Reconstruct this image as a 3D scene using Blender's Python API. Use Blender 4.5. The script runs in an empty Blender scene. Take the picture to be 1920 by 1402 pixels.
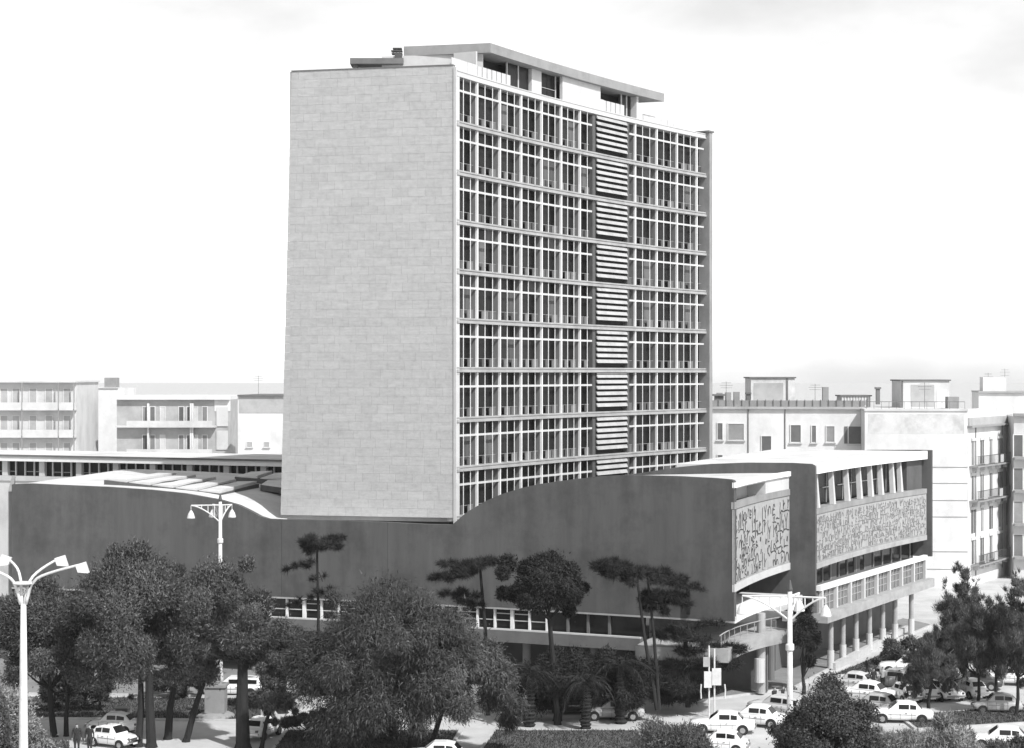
import bpy, math, random
import numpy as np
from mathutils import Vector, Matrix
random.seed(7)
# ------------------------------------------------------------------ camera, sky, sun, exposure
sc = bpy.context.scene
COL = sc.collection
F, CX, CY, H = 3545.0, 960.0, 701.0, 21.6      # focal length in photo pixels, image centre, eye height
cam_d = bpy.data.cameras.new('camera'); cam = bpy.data.objects.new('camera', cam_d); COL.objects.link(cam)
cam.location = (0, 0, H); cam.rotation_euler = (math.pi/2, 0, 0)
cam_d.sensor_width = 36; cam_d.lens = 36*F/1920; cam_d.clip_start = 1; cam_d.clip_end = 6000
sc.camera = cam
SUN_AZ = math.atan2(0.62, -0.785); SUN_EL = math.radians(47)   # compass style: angle from +Y towards +X
world = bpy.data.worlds.new('World'); sc.world = world; world.use_nodes = True
nt = world.node_tree; nt.nodes.clear()
out = nt.nodes.new('ShaderNodeOutputWorld'); bg = nt.nodes.new('ShaderNodeBackground')
sky = nt.nodes.new('ShaderNodeTexSky'); sky.sky_type = 'NISHITA'; sky.sun_disc = False
sky.sun_elevation = SUN_EL; sky.sun_rotation = SUN_AZ; sky.air_density = 1.0; sky.dust_density = 0.7; sky.ozone_density = 1.0
sep = nt.nodes.new('ShaderNodeRGBToBW')                  # black-and-white film
nt.links.new(sky.outputs[0], sep.inputs[0])
tc = nt.nodes.new('ShaderNodeTexCoord'); mp = nt.nodes.new('ShaderNodeMapping'); mp.inputs['Scale'].default_value = (1, 1, 2.4)
no = nt.nodes.new('ShaderNodeTexNoise'); no.inputs['Scale'].default_value = 6.5; no.inputs['Detail'].default_value = 6; no.inputs['Roughness'].default_value = 0.55
mr = nt.nodes.new('ShaderNodeMapRange'); mr.inputs[1].default_value = 0.35; mr.inputs[2].default_value = 0.7; mr.inputs[3].default_value = 1.02; mr.inputs[4].default_value = 1.4
mu = nt.nodes.new('ShaderNodeMath'); mu.operation = 'MULTIPLY'
nt.links.new(tc.outputs['Generated'], mp.inputs[0]); nt.links.new(mp.outputs[0], no.inputs['Vector']); nt.links.new(no.outputs['Fac'], mr.inputs[0])
nt.links.new(sep.outputs[0], mu.inputs[0]); nt.links.new(mr.outputs[0], mu.inputs[1])
nt.links.new(mu.outputs[0], bg.inputs['Color']); bg.inputs['Strength'].default_value = 0.15
nt.links.new(bg.outputs[0], out.inputs[0])
sun_d = bpy.data.lights.new('sun', 'SUN'); sun_d.energy = 3.6; sun_d.angle = math.radians(0.5); sun_d.color = (1, 1, 1)
sun = bpy.data.objects.new('sun', sun_d); COL.objects.link(sun); sun.location = (60, -40, 90)
SD = Vector((math.sin(SUN_AZ)*math.cos(SUN_EL), math.cos(SUN_AZ)*math.cos(SUN_EL), math.sin(SUN_EL)))
sun.rotation_euler = (-SD).to_track_quat('-Z', 'Y').to_euler()
vs = sc.view_settings; vs.view_transform = 'Standard'; vs.look = 'None'; vs.exposure = 0.5; vs.gamma = 1; vs.use_curve_mapping = False
sc.render.engine = 'CYCLES'
cy = sc.cycles; cy.use_denoising = True; cy.max_bounces = 6; cy.diffuse_bounces = 3; cy.glossy_bounces = 3; cy.transmission_bounces = 3; cy.transparent_max_bounces = 6
cy.caustics_reflective = False; cy.caustics_refractive = False; cy.use_adaptive_sampling = True; cy.adaptive_threshold = 0.015

# ------------------------------------------------------------------ helpers
def W(px, py, d): return Vector(((px-CX)*d/F, d, H-(py-CY)*d/F))
def P2(px, d): return np.array([(px-CX)*d/F, d])
def G(px, py):
    d = H*F/(py-CY); return np.array([(px-CX)*d/F, d])
def zof(py, d): return H-(py-CY)*d/F

class MB:
    def __init__(s): s.v = []; s.f = []
    def hexa(s, c):                       # 8 corners: bottom 0-3, top 4-7
        b = len(s.v); s.v += [tuple(p) for p in c]
        s.f += [(b, b+3, b+2, b+1), (b+4, b+5, b+6, b+7), (b, b+1, b+5, b+4), (b+1, b+2, b+6, b+5), (b+2, b+3, b+7, b+6), (b+3, b, b+4, b+7)]
        return s
    def box(s, x0, x1, y0, y1, z0, z1):
        return s.hexa([(x0, y0, z0), (x1, y0, z0), (x1, y1, z0), (x0, y1, z0), (x0, y0, z1), (x1, y0, z1), (x1, y1, z1), (x0, y1, z1)])
    def prism(s, poly, z0, z1):           # poly: list of (x,y)
        b = len(s.v); n = len(poly)
        za = z0 if callable(z0) else (lambda i: z0); zb = z1 if callable(z1) else (lambda i: z1)
        s.v += [(p[0], p[1], za(i)) for i, p in enumerate(poly)] + [(p[0], p[1], zb(i)) for i, p in enumerate(poly)]
        s.f += [tuple(range(b+n-1, b-1, -1)), tuple(range(b+n, b+2*n))]
        s.f += [(b+i, b+(i+1) % n, b+n+(i+1) % n, b+n+i) for i in range(n)]
        return s
    def tube(s, pts, rad, n=6, cap=True):
        b = len(s.v); pts = [Vector(p) for p in pts]
        if not hasattr(rad, '__len__'): rad = [rad]*len(pts)
        ref = Vector((0, 0, 1))
        for i, p in enumerate(pts):
            a = pts[max(i-1, 0)]; c = pts[min(i+1, len(pts)-1)]; t = (c-a)
            if t.length < 1e-9: t = Vector((0, 0, 1))
            t.normalize(); r = ref if abs(t.z) < 0.9 else Vector((1, 0, 0))
            u = t.cross(r).normalized(); w = t.cross(u)
            for k in range(n):
                an = 2*math.pi*k/n; q = p+(u*math.cos(an)+w*math.sin(an))*rad[i]; s.v.append(tuple(q))
        for i in range(len(pts)-1):
            for k in range(n):
                k2 = (k+1) % n; s.f.append((b+i*n+k, b+i*n+k2, b+(i+1)*n+k2, b+(i+1)*n+k))
        if cap:
            s.f.append(tuple(range(b+n-1, b-1, -1))); e = b+(len(pts)-1)*n; s.f.append(tuple(range(e, e+n)))
        return s
    def lathe(s, prof, c, n=16):          # prof: (r,z)
        b = len(s.v)
        for r, z in prof:
            for k in range(n):
                an = 2*math.pi*k/n; s.v.append((c[0]+r*math.cos(an), c[1]+r*math.sin(an), c[2]+z))
        for i in range(len(prof)-1):
            for k in range(n):
                k2 = (k+1) % n; s.f.append((b+i*n+k, b+i*n+k2, b+(i+1)*n+k2, b+(i+1)*n+k))
        s.f.append(tuple(range(b+n-1, b-1, -1))); e = b+(len(prof)-1)*n; s.f.append(tuple(range(e, e+n)))
        return s
    def band(s, cv, t0, t1, z0, z1, o0, o1, n=1):
        fa = z0 if callable(z0) else (lambda t: z0); fb = z1 if callable(z1) else (lambda t: z1)
        ga = o0 if callable(o0) else (lambda t: o0); gb = o1 if callable(o1) else (lambda t: o1)
        b = len(s.v)
        for i in range(n+1):
            t = t0+(t1-t0)*i/n; p = cv.pos(t); m = cv.nrm(t); za, zb = fa(t), fb(t)
            i0 = p+m*ga(t); i1 = p+m*gb(t)
            s.v += [(i0[0], i0[1], za), (i1[0], i1[1], za), (i1[0], i1[1], zb), (i0[0], i0[1], zb)]
        for i in range(n):
            for k in range(4):
                k2 = (k+1) % 4; s.f.append((b+i*4+k, b+i*4+k2, b+(i+1)*4+k2, b+(i+1)*4+k))
        s.f.append((b+3, b+2, b+1, b)); e = b+n*4; s.f.append((e, e+1, e+2, e+3))
        return s
    def mesh(s, name):
        m = bpy.data.meshes.new(name); m.from_pydata(s.v, [], s.f); m.update(); return m
    def build(s, name, mat, parent=None, smooth=False, kind=None, origin=None):
        if origin is not None:
            s.v = [(x-origin[0], y-origin[1], z-origin[2]) for x, y, z in s.v]
        m = s.mesh(name); m.materials.append(M[mat] if isinstance(mat, str) else mat)
        if smooth: m.polygons.foreach_set('use_smooth', [True]*len(m.polygons))
        return link(name, m, parent, kind, origin)
def link(name, data, parent=None, kind=None, loc=None):
    o = bpy.data.objects.new(name, data); COL.objects.link(o)
    if parent is not None: o.parent = parent
    if loc is not None: o.location = loc
    if kind: o['kind'] = kind
    return o
def thing(name, label, cat, loc=(0, 0, 0), group=None):
    o = bpy.data.objects.new(name, None); COL.objects.link(o); o.location = loc; o.empty_display_size = .5
    return tag(o, label, cat, group)
def tag(o, label, cat, group=None):
    o['label'] = label; o['category'] = cat
    if group: o['group'] = group
    return o
def struct(o): o['kind'] = 'structure'; return o
def copy_tree(o, parent=None):
    c = o.copy(); COL.objects.link(c); c.parent = parent
    for ch in o.children: copy_tree(ch, c)
    return c

class Curve:                               # shallow arc seen in plan, sagging away from the viewer
    def __init__(s, A, B, sag=0): s.A = np.array(A, float); s.B = np.array(B, float); d = s.B-s.A; s.L = float(np.hypot(*d)); s.u = d/s.L; s.n = np.array([s.u[1], -s.u[0]]); s.sag = sag
    def pos(s, t): return s.A+(s.B-s.A)*t-s.n*4*s.sag*t*(1-t)
    def tan(s, t):
        v = s.u*s.L-s.n*4*s.sag*(1-2*t); return v/np.hypot(*v)
    def nrm(s, t): v = s.tan(t); return np.array([v[1], -v[0]])
    def t_px(s, px):
        lo, hi = -.5, 1.6
        for _ in range(50):
            m = (lo+hi)/2; p = s.pos(m)
            if CX+F*p[0]/p[1] < px: lo = m
            else: hi = m
        return (lo+hi)/2
    def d_px(s, px): return s.pos(s.t_px(px))[1]
def interp(pts):
    xs = [p[0] for p in pts]; ys = [p[1] for p in pts]
    return lambda t: float(np.interp(t, xs, ys))

# ------------------------------------------------------------------ materials (all grey: the photograph is black and white)
M = {}
def mat(name, g, rough=.8, var=.15, scale=1.0, stretch=(1, 1, 1), bump=0., bscale=20., island=0., spec=.3, stain=0., sscale=.25, metal=0., trans=0.):
    m = bpy.data.materials.new(name); m.use_nodes = True; t = m.node_tree; N = t.nodes; L = t.links
    b = N['Principled BSDF']; b.inputs['Roughness'].default_value = rough; b.inputs['Specular IOR Level'].default_value = spec; b.inputs['Metallic'].default_value = metal
    co = N.new('ShaderNodeTexCoord'); mp = N.new('ShaderNodeMapping'); mp.inputs['Scale'].default_value = stretch
    geo = N.new('ShaderNodeNewGeometry'); L.new(geo.outputs['Position'], mp.inputs[0])
    n1 = N.new('ShaderNodeTexNoise'); n1.inputs['Scale'].default_value = scale; n1.inputs['Detail'].default_value = 7; n1.inputs['Roughness'].default_value = .62; L.new(mp.outputs[0], n1.inputs['Vector'])
    r1 = N.new('ShaderNodeMapRange'); r1.inputs[1].default_value = .25; r1.inputs[2].default_value = .75; r1.inputs[3].default_value = g*(1-var); r1.inputs[4].default_value = g*(1+var); L.new(n1.outputs['Fac'], r1.inputs[0])
    v = r1.outputs[0]
    if stain:
        n2 = N.new('ShaderNodeTexNoise'); n2.inputs['Scale'].default_value = sscale; n2.inputs['Detail'].default_value = 9; n2.inputs['Roughness'].default_value = .7; L.new(geo.outputs['Position'], n2.inputs['Vector'])
        r2 = N.new('ShaderNodeMapRange'); r2.inputs[1].default_value = .45; r2.inputs[2].default_value = .72; r2.inputs[3].default_value = 1; r2.inputs[4].default_value = 1-stain; L.new(n2.outputs['Fac'], r2.inputs[0])
        q = N.new('ShaderNodeMath'); q.operation = 'MULTIPLY'; L.new(v, q.inputs[0]); L.new(r2.outputs[0], q.inputs[1]); v = q.outputs[0]
    if island:
        oi = N.new('ShaderNodeObjectInfo'); ad = N.new('ShaderNodeMath'); ad.operation = 'ADD'; fr = N.new('ShaderNodeMath'); fr.operation = 'FRACT'
        L.new(oi.outputs['Random'], ad.inputs[0]); L.new(geo.outputs['Random Per Island'], ad.inputs[1]); L.new(ad.outputs[0], fr.inputs[0])
        r3 = N.new('ShaderNodeMapRange'); r3.inputs[3].default_value = 1-island; r3.inputs[4].default_value = 1+island; L.new(fr.outputs[0], r3.inputs[0])
        q = N.new('ShaderNodeMath'); q.operation = 'MULTIPLY'; L.new(v, q.inputs[0]); L.new(r3.outputs[0], q.inputs[1]); v = q.outputs[0]
    L.new(v, b.inputs['Base Color'])
    if bump:
        n3 = N.new('ShaderNodeTexNoise'); n3.inputs['Scale'].default_value = bscale; n3.inputs['Detail'].default_value = 5; L.new(mp.outputs[0], n3.inputs['Vector'])
        bp = N.new('ShaderNodeBump'); bp.inputs['Strength'].default_value = 1; bp.inputs['Distance'].default_value = bump; L.new(n3.outputs['Fac'], bp.inputs['Height']); L.new(bp.outputs[0], b.inputs['Normal'])
    if trans:
        tr = N.new('ShaderNodeBsdfTranslucent'); L.new(v, tr.inputs['Color']); mx = N.new('ShaderNodeMixShader'); mx.inputs[0].default_value = trans
        L.new(b.outputs[0], mx.inputs[1]); L.new(tr.outputs[0], mx.inputs[2]); L.new(mx.outputs[0], N['Material Output'].inputs[0])
    M[name] = m; return m
mat('asphalt', .48, .9, .14, .35, stain=.3, sscale=.12, bump=.01, bscale=30)
mat('paving', .22, .9, .2, .5, stain=.25, sscale=.2, bump=.01)
mat('earth', .10, .95, .3, .6, bump=.05, bscale=4)
mat('kerb', .45, .85, .15, 2)
mat('stone', .385, .85, .10, 1.8, (.5, .5, 4), bump=.012, bscale=7, island=.04, stain=.16, sscale=2.6)
mat('joint', .33, .9, .1, 1)
mat('dark_render', .094, .75, .2, 1.3, (1, 1, .12), stain=.42, sscale=.3, bump=.004, bscale=10, spec=.3)
mat('white', .52, .6, .06, 1.5, stain=.12, sscale=.6)
mat('bright_white', .78, .6, .05, 1.5, stain=.08, sscale=.6)
mat('white_worn', .36, .7, .12, 1.2, (.4, .4, 2), stain=.3, sscale=.8)
mat('concrete', .27, .85, .12, .8, (1, 1, .4), stain=.25, sscale=.5, bump=.005)
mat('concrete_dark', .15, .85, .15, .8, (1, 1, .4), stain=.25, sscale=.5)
mat('louvre', .40, .7, .12, 1.2, (.4, .4, 2), stain=.3, sscale=.8)
mat('fin', .17, .8, .1, 1)
mat('roof_white', .62, .8, .1, .4, stain=.3, sscale=.25)
mat('interior', .03, .9, .2, .5)
mat('relief', .35, .8, .12, 2.5, stain=.2, sscale=1.2, bump=.01, bscale=9)
mat('relief_line', .045, .8, .3, 4)
mat('relief_faint', .15, .8, .3, 4)
mat('tile_grey', .2, .7, .1, 1.5)
mat('dark_metal', .06, .5, .2, 2, spec=.5)
mat('lamp_paint', .62, .5, .12, 3, stain=.15, sscale=2)
mat('curtain', .11, .9, .25, 2, (6, 6, .3), island=.35)
mat('rail_reflection', .11, .6, .2, 2, (4, 4, .3), island=.6)  # railing board grey, with the inner window reflection put into its colour
mat('bark', .022, .95, .3, 3, (1, 1, .3), bump=.02, bscale=8)
mat('leaf_dark', .042, .55, .55, .5, island=.42, spec=.4, trans=.12)
mat('leaf', .074, .55, .55, .5, island=.42, spec=.4, trans=.12)
mat('leaf_light', .2, .55, .55, .5, island=.42, spec=.4, trans=.15)
mat('leaf_cedar', .026, .7, .2, .6, island=.6, spec=.2, trans=.1)
mat('grass', .05, .85, .4, .3, island=.5, trans=.2)
mat('plaster_white', .66, .85, .08, .5, (1, 1, .35), stain=.2, sscale=.3)
mat('plaster_stain', .58, .85, .1, .5, stain=.45, sscale=.35)
mat('plaster_grey', .40, .85, .12, .5, stain=.3, sscale=.3)
mat('plaster_pale', .56, .85, .1, .5, (1, 1, .35), stain=.22, sscale=.3)
mat('shutter', .17, .7, .2, 1, island=.5)
mat('car_white', .80, .25, .02, 1, spec=.5)
mat('car_pale', .55, .3, .03, 1, spec=.5)
mat('car_grey', .40, .28, .03, 1, spec=.5)
mat('car_dark', .06, .28, .03, 1, spec=.5)
mat('tyre', .025, .85, .1, 3)
mat('chrome', .55, .25, .02, 3, metal=1)
mat('skin', .35, .6, .05, 5)
mat('cloth_dark', .03, .9, .2, 8)
mat('cloth_light', .5, .9, .1, 8)
def glass(name, g=.025, rough=.06, island=.5, spec=.5):
    mat(name, g, rough, .3, .5, (3, 3, .4), island=island, spec=spec)
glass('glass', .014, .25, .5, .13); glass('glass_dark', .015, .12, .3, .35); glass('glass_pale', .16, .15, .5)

# ------------------------------------------------------------------ ground
g = MB(); S = 3000; g.v = [(-S, -300, 0), (S, -300, 0), (S, S*1.6, 0), (-S, S*1.6, 0)]; g.f = [(0, 1, 2, 3)]
struct(g.build('ground', 'asphalt'))
def sheet(name, poly, z, m):
    b = MB(); b.v = [(p[0], p[1], z) for p in poly]; b.f = [tuple(range(len(poly)))]; return struct(b.build(name, m))
def raised(name, poly, z, m, kerb=True):
    root = struct(MB().prism(poly, .0, z).build(name, m))
    if kerb:
        n = len(poly); c = np.mean(np.array(poly), axis=0)
        for i in range(n):
            a = np.array(poly[i]); b_ = np.array(poly[(i+1) % n]); u = (b_-a)/max(np.hypot(*(b_-a)), .01); w = np.array([u[1], -u[0]])
            if np.dot(w, a-c) < 0: w = -w
            q = [a+w*.002, b_+w*.002, b_+w*.2, a+w*.2]
            MB().prism(q, 0, z+.01).build('kerb', 'kerb', root)
    return root
def gp(*pts): return [tuple(G(px, py)) for px, py in pts]
LAWNS = []
def lawn(name, pts, z=.13):
    p = gp(*pts); raised(name, p, z, 'earth'); LAWNS.append((p, z))
lawn('lawn', [(-120, 1345), (520, 1352), (500, 1312), (-120, 1308)])
lawn('lawn', [(930, 1372), (1195, 1372), (1230, 1470), (860, 1470)])
lawn('lawn', [(540, 1372), (860, 1372), (800, 1470), (470, 1470)])
lawn('lawn', [(1560, 1268), (1740, 1192), (1800, 1200), (1770, 1236), (1640, 1262)])
lawn('lawn', [(1690, 1345), (1990, 1320), (1990, 1352), (1720, 1368)])
lawn('lawn', [(1480, 1385), (1840, 1378), (1850, 1470), (1440, 1470)])
lawn('lawn', [(-160, 1385), (130, 1392), (130, 1470), (-160, 1470)])
raised('pavement', gp((-150, 1298), (1290, 1316), (1485, 1290), (1560, 1250), (1745, 1172), (1690, 1160), (1480, 1225), (-150, 1225)), .12, 'paving')
# short grass, one uncountable mass
def leafmesh(name, pos, dirs, L, Wd, rng, guide=None):
    n = len(pos); d = dirs/np.linalg.norm(dirs, axis=1, keepdims=True)
    r = rng.normal(size=(n, 3)) if guide is None else guide+rng.normal(0, .28, (n, 3)); s = np.cross(d, r); s /= np.linalg.norm(s, axis=1, keepdims=True)+1e-9
    L = L.reshape(-1, 1); Wd = Wd.reshape(-1, 1)
    V = np.stack([pos-s*Wd*.5, pos+s*Wd*.5, pos+d*L], axis=1).reshape(-1, 3)
    m = bpy.data.meshes.new(name); m.vertices.add(3*n); m.vertices.foreach_set('co', V.astype(np.float32).ravel())
    m.loops.add(3*n); m.loops.foreach_set('vertex_index', np.arange(3*n, dtype=np.int32)); m.polygons.add(n)
    m.polygons.foreach_set('loop_start', np.arange(0, 3*n, 3, dtype=np.int32)); m.polygons.foreach_set('loop_total', np.full(n, 3, np.int32)); m.update(calc_edges=True)
    return m
def inside(p, poly):
    x, y = p[:, 0], p[:, 1]; r = np.zeros(len(p), bool); n = len(poly)
    for i in range(n):
        x0, y0 = poly[i]; x1, y1 = poly[(i+1) % n]
        c = ((y0 > y) != (y1 > y)) & (x < (x1-x0)*(y-y0)/(y1-y0+1e-12)+x0); r ^= c
    return r
rng = np.random.default_rng(3); allp = []
for poly, z in LAWNS:
    a = np.array(poly); lo, hi = a.min(0), a.max(0); n = int(np.prod(hi-lo)*90); p = rng.uniform(lo, hi, (n, 2)); p = p[inside(p, poly)]
    allp.append(np.c_[p, np.full(len(p), z)])
p = np.concatenate(allp); d = np.c_[rng.normal(0, .5, (len(p), 2)), np.ones(len(p))]
gm = leafmesh('grass', p, d, rng.uniform(.05, .2, len(p)), rng.uniform(.03, .07, len(p)), rng); gm.materials.append(M['grass'])
tag(link('grass', gm, kind='stuff'), 'short dark grass growing on the lawns and verges', 'grass')

# ------------------------------------------------------------------ tower
fac = Curve(P2(855, 134), P2(1324, 170), .86)
side = Curve(P2(526, 137), P2(850, 134.05), 0)
tw = thing('office_tower', 'tall slab tower with blank stone end wall and concave gridded window front', 'tower', (-3.97, 134, 0))
tw_off = np.array([-3.97, 134])
class Local:                               # children get world coordinates minus the tower's base
    pass
def tb(mb, name, m, parent=tw, **k):
    base = tw.location if parent is tw else None
    if base is not None: mb.v = [(x-base[0], y-base[1], z-base[2]) for x, y, z in mb.v]
    return mb.build(name, m, parent, **k)
ZB = lambda k: 42.69-3.5*k
tpx = fac.t_px
wid = lambda m: m/fac.L
NF = 10
# solid core behind the windows, roof deck, back and far walls
fp = [fac.pos(t)-fac.nrm(t)*.66 for t in np.linspace(0.004, .995, 12)]
sv = side.A-side.B
SA = side.pos(.085)
core = [tuple(p) for p in fp]+[tuple(fp[-1]+sv*.9), tuple(SA+np.array([.1, .4]))]
tb(MB().prism(core, 5, 42.6), 'core', 'interior')
tb(MB().prism([tuple(p) for p in [fac.pos(t)-fac.nrm(t)*.1 for t in np.linspace(0.004, .99, 12)]]+[tuple(fp[-1]+sv*.9), tuple(SA+np.array([.2, .4]))], 42.62, 42.95), 'roof_deck', 'concrete')
bw = Curve(fp[-1]+sv*.9, SA+np.array([.15, .45])); tb(MB().band(bw, 0, 1, 5, 43.2, 0, .3), 'back_wall', 'concrete')
# floor slabs
tE = tpx(1322.5)
for k in range(NF+1):
    z = ZB(k); b = MB()
    if k == 0: b.band(fac, 0, tE, z, z+.36, -.7, .09, 24); b.band(fac, 0, tE, z+.36, z+.43, -.7, .13, 24)
    else: b.band(fac, 0, tE, z, z+.19, -.7, .13, 24); b.band(fac, 0, tE, z+.19, z+.27, -.7, .03, 24); b.band(fac, 0, tE, z+.27, z+.38, -.7, .09, 24)
    tb(b, 'floor_slab', 'white' if k == 0 else 'white_worn')
# bays
thickL = [895.5, 938, 978, 1016.4, 1053, 1088]; thickR = [1191.7, 1232, 1270, 1306.8]
edges = [tpx(856)]+[tpx(x) for x in thickL]
panes = []; thin = []
for a, b_ in zip(edges[:-1], edges[1:]):
    for i in range(3): panes.append((a+(b_-a)*i/3, a+(b_-a)*(i+1)/3, i))
    thin += [a+(b_-a)/3, a+(b_-a)*2/3]
tl = edges[-1]; bayw = (edges[-1]-edges[0])/6; panes += [(tl, tpx(1101.5), 0), (tpx(1101.5), tpx(1112), 1)]; thin.append(tpx(1101.5))
eR = [tpx(x) for x in thickR]; panes.append((tpx(1181), eR[0], 2))
for a, b_ in zip(eR[:-1], eR[1:]):
    for i in range(3): panes.append((a+(b_-a)*i/3, a+(b_-a)*(i+1)/3, i))
    thin += [a+(b_-a)/3, a+(b_-a)*2/3]
panes.append((eR[-1], tpx(1321), 0))
thick = [tpx(x) for x in thickL+thickR]
npane = 0; nrail = 0; rest_p = MB(); rest_c = MB(); rest_r = MB()
R = random.Random(5)
for k in range(NF):
    zt = ZB(k); z0 = ZB(k+1)+.38
    for t in thick:
        w_ = wid(.06); tb(MB().band(fac, t-w_, t+w_, z0, zt, -.16, .03), 'column', 'bright_white')
        tb(MB().band(fac, t-wid(.05), t+wid(.05), z0, zt, -.57, -.165), 'fin', 'fin')
    for t in thin:
        w_ = wid(.023); tb(MB().band(fac, t-w_, t+w_, z0, zt, -.04, .0), 'mullion', 'bright_white')
    for a, b_ in ((tpx(856), tpx(1111)), (tpx(1180), tpx(1320.5))):
        tb(MB().band(fac, a, b_, zt-1.02, zt-.87, -.14, -.045, 14), 'transom', 'white')
    for a, b_ in ((tpx(856), tpx(1111)), (tpx(1180), tpx(1320.5))):
        tb(MB().band(fac, a, b_, z0+.60, z0+.635, -.36, -.33, 14), 'handrail', 'concrete')
    for a, b_, i in panes:
        for (za, zb_) in ((z0, zt-.96), (zt-.90, zt)):
            e = wid(.03)
            mt = 'curtain' if (i == 2 and R.random() < .12) or R.random() < .03 else 'glass'
            if npane < 300: tb(MB().band(fac, a+e, b_-e, za, zb_, -.61, -.58+R.uniform(-.008, .008)), 'window_pane', mt); npane += 1
            else: (rest_c if mt == 'curtain' else rest_p).band(fac, a+e, b_-e, za, zb_, -.61, -.58+R.uniform(-.008, .008))
        f0 = a+(b_-a)*R.choice((.06, .06, .12)); f1 = a+(b_-a)*R.choice((.5, .6, .6, .95) if i != 2 else (.95, .9))  # part-width boards at the railing imitate the reflection in the inner windows
        if nrail < 300: tb(MB().band(fac, f0, f1, z0+.02, z0+.58, -.36, -.33), 'railing_reflection_panel', 'rail_reflection'); nrail += 1
        else: rest_r.band(fac, f0, f1, z0+.02, z0+.58, -.36, -.33)
    # louvre bay
    a, b_ = tpx(1119), tpx(1175.5)
    tb(MB().band(fac, tpx(1111), tpx(1181), z0, zt, -.62, -.45, 3), 'louvre_backing', 'interior')
    tb(MB().band(fac, tpx(1112), tpx(1117.5), z0, zt, -.44, -.05), 'dark_pier', 'dark_render')
    for i in range(6):
        zs = zt-.06-.475*i
        q = MB()
        for (ta) in (a,):
            pa, pb = fac.pos(a), fac.pos(b_); na, nb = fac.nrm(a), fac.nrm(b_)
            c = []
            for (o, z) in ((-.05, zs-.32), (.07, zs-.34)):
                pass
            c = [(*(pa+na*.0), zs-.26), (*(pa+na*.10), zs-.29), (*(pb+nb*.10), zs-.29), (*(pb+nb*.0), zs-.26), (*(pa+na*-.10), zs+.0), (*(pa+na*.0), zs-.02), (*(pb+nb*.0), zs-.02), (*(pb+nb*-.10), zs)]
            q.hexa(c)
        tb(q, 'louvre_slat', 'louvre')
    tb(MB().band(fac, tpx(1175.8), tpx(1179.5), z0, zt, -.44, .02), 'louvre_post', 'dark_render')
tb(rest_p, 'window_panes_lower', 'glass', kind='stuff'); tb(rest_c, 'curtained_panes_lower', 'curtain', kind='stuff')
tb(rest_r, 'railing_reflection_panels_lower', 'rail_reflection', kind='stuff')
# end pier on the far right
tb(MB().band(fac, tE+.0005, tE+wid(.55), 8, 43.25, -1.2, .42), 'end_pier', 'concrete')
tb(MB().band(fac, tE-wid(.25), tE+wid(.75), 43.25, 43.4, -1.2, .5), 'pier_cap', 'concrete_dark')
# corner strip
tb(MB().band(Curve(P2(850.3, 134.0), P2(855.3, 133.9)), 0, 1, 11.0, 43.3, -.5, .02), 'corner_strip', 'white')
# stone cladding of the blank end wall
ZS0, ZS1 = 11.43, 43.45
tb(MB().band(side, 0.055, 1.0, ZS0, ZS1-.02, -.35, -.031), 'wall_backing', 'joint')
leftt = lambda z: (z-ZS0)/(ZS1-ZS0)*(21.0/324.0)*1.0+.0
nco = 52; hc = (ZS1-ZS0)/nco; cnt = 0; rest_s = MB()
courses = list(range(nco)); 
for c in reversed(courses):
    za = ZS0+c*hc; zb_ = za+hc; e = .004/side.L; lt = (leftt(za)+leftt(zb_))/2
    cuts = [lt]; t = lt+(.6 if c % 2 else 1.2)/side.L*R.uniform(.8, 1.1)
    while t < .965: cuts.append(t); t += 1.22/side.L*R.uniform(.93, 1.07)
    cuts.append(1.0)
    for a, b_ in zip(cuts[:-1], cuts[1:]):
        o1 = R.uniform(-.005, .005)
        za_t = za+.004; zb_t = zb_-.004
        if cnt < 300: tb(MB().band(side, a+e, b_-e, za_t, zb_t, -.03, o1), 'stone_slab', 'stone'); cnt += 1
        else: rest_s.band(side, a+e, b_-e, za_t, zb_t, -.03, o1)
tb(rest_s, 'stone_slabs_lower', 'stone', kind='stuff')
tb(MB().band(side, leftt(ZS1), 1.0, ZS1, ZS1+.07, -.5, .05), 'coping', 'concrete_dark')
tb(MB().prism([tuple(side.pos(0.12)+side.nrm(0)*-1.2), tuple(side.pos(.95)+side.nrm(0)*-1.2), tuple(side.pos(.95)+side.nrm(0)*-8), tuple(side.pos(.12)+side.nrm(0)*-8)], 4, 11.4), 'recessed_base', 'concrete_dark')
tb(MB().band(side, 0.0, .99, 11.12, 11.42, -9, -.2), 'soffit_slab', 'concrete')
# penthouse
pr = [fac.pos(t)+fac.nrm(t)*.12 for t in np.linspace(tpx(917), tpx(1243), 12)]
pL = P2(757, 140); pR = pr[-1]+np.array([-6.6, 2.2])
rp = [tuple(p) for p in pr]+[tuple(pR), tuple(pL)]
tb(MB().prism(rp, 45.12, 45.82), 'penthouse_roof', 'concrete')
tb(MB().prism([tuple(p) for p in [fac.pos(t)-fac.nrm(t)*1.9 for t in np.linspace(tpx(925), tpx(1196), 10)]]+[tuple(fac.pos(tpx(1196))+np.array([-6, 2])), tuple(P2(775, 141))], 42.96, 45.11), 'penthouse_core', 'interior')
c2 = Curve(P2(716, 140.2), P2(905, 139.0)); tb(MB().band(c2, 0, 1, 42.96, 45.115, -.25, 0), 'penthouse_end_wall', 'white')
t9 = tpx(905); tb(MB().band(fac, t9, t9+wid(.2), 44.06, 45.115, -2.4, -.55), 'penthouse_return_wall', 'white')
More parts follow.
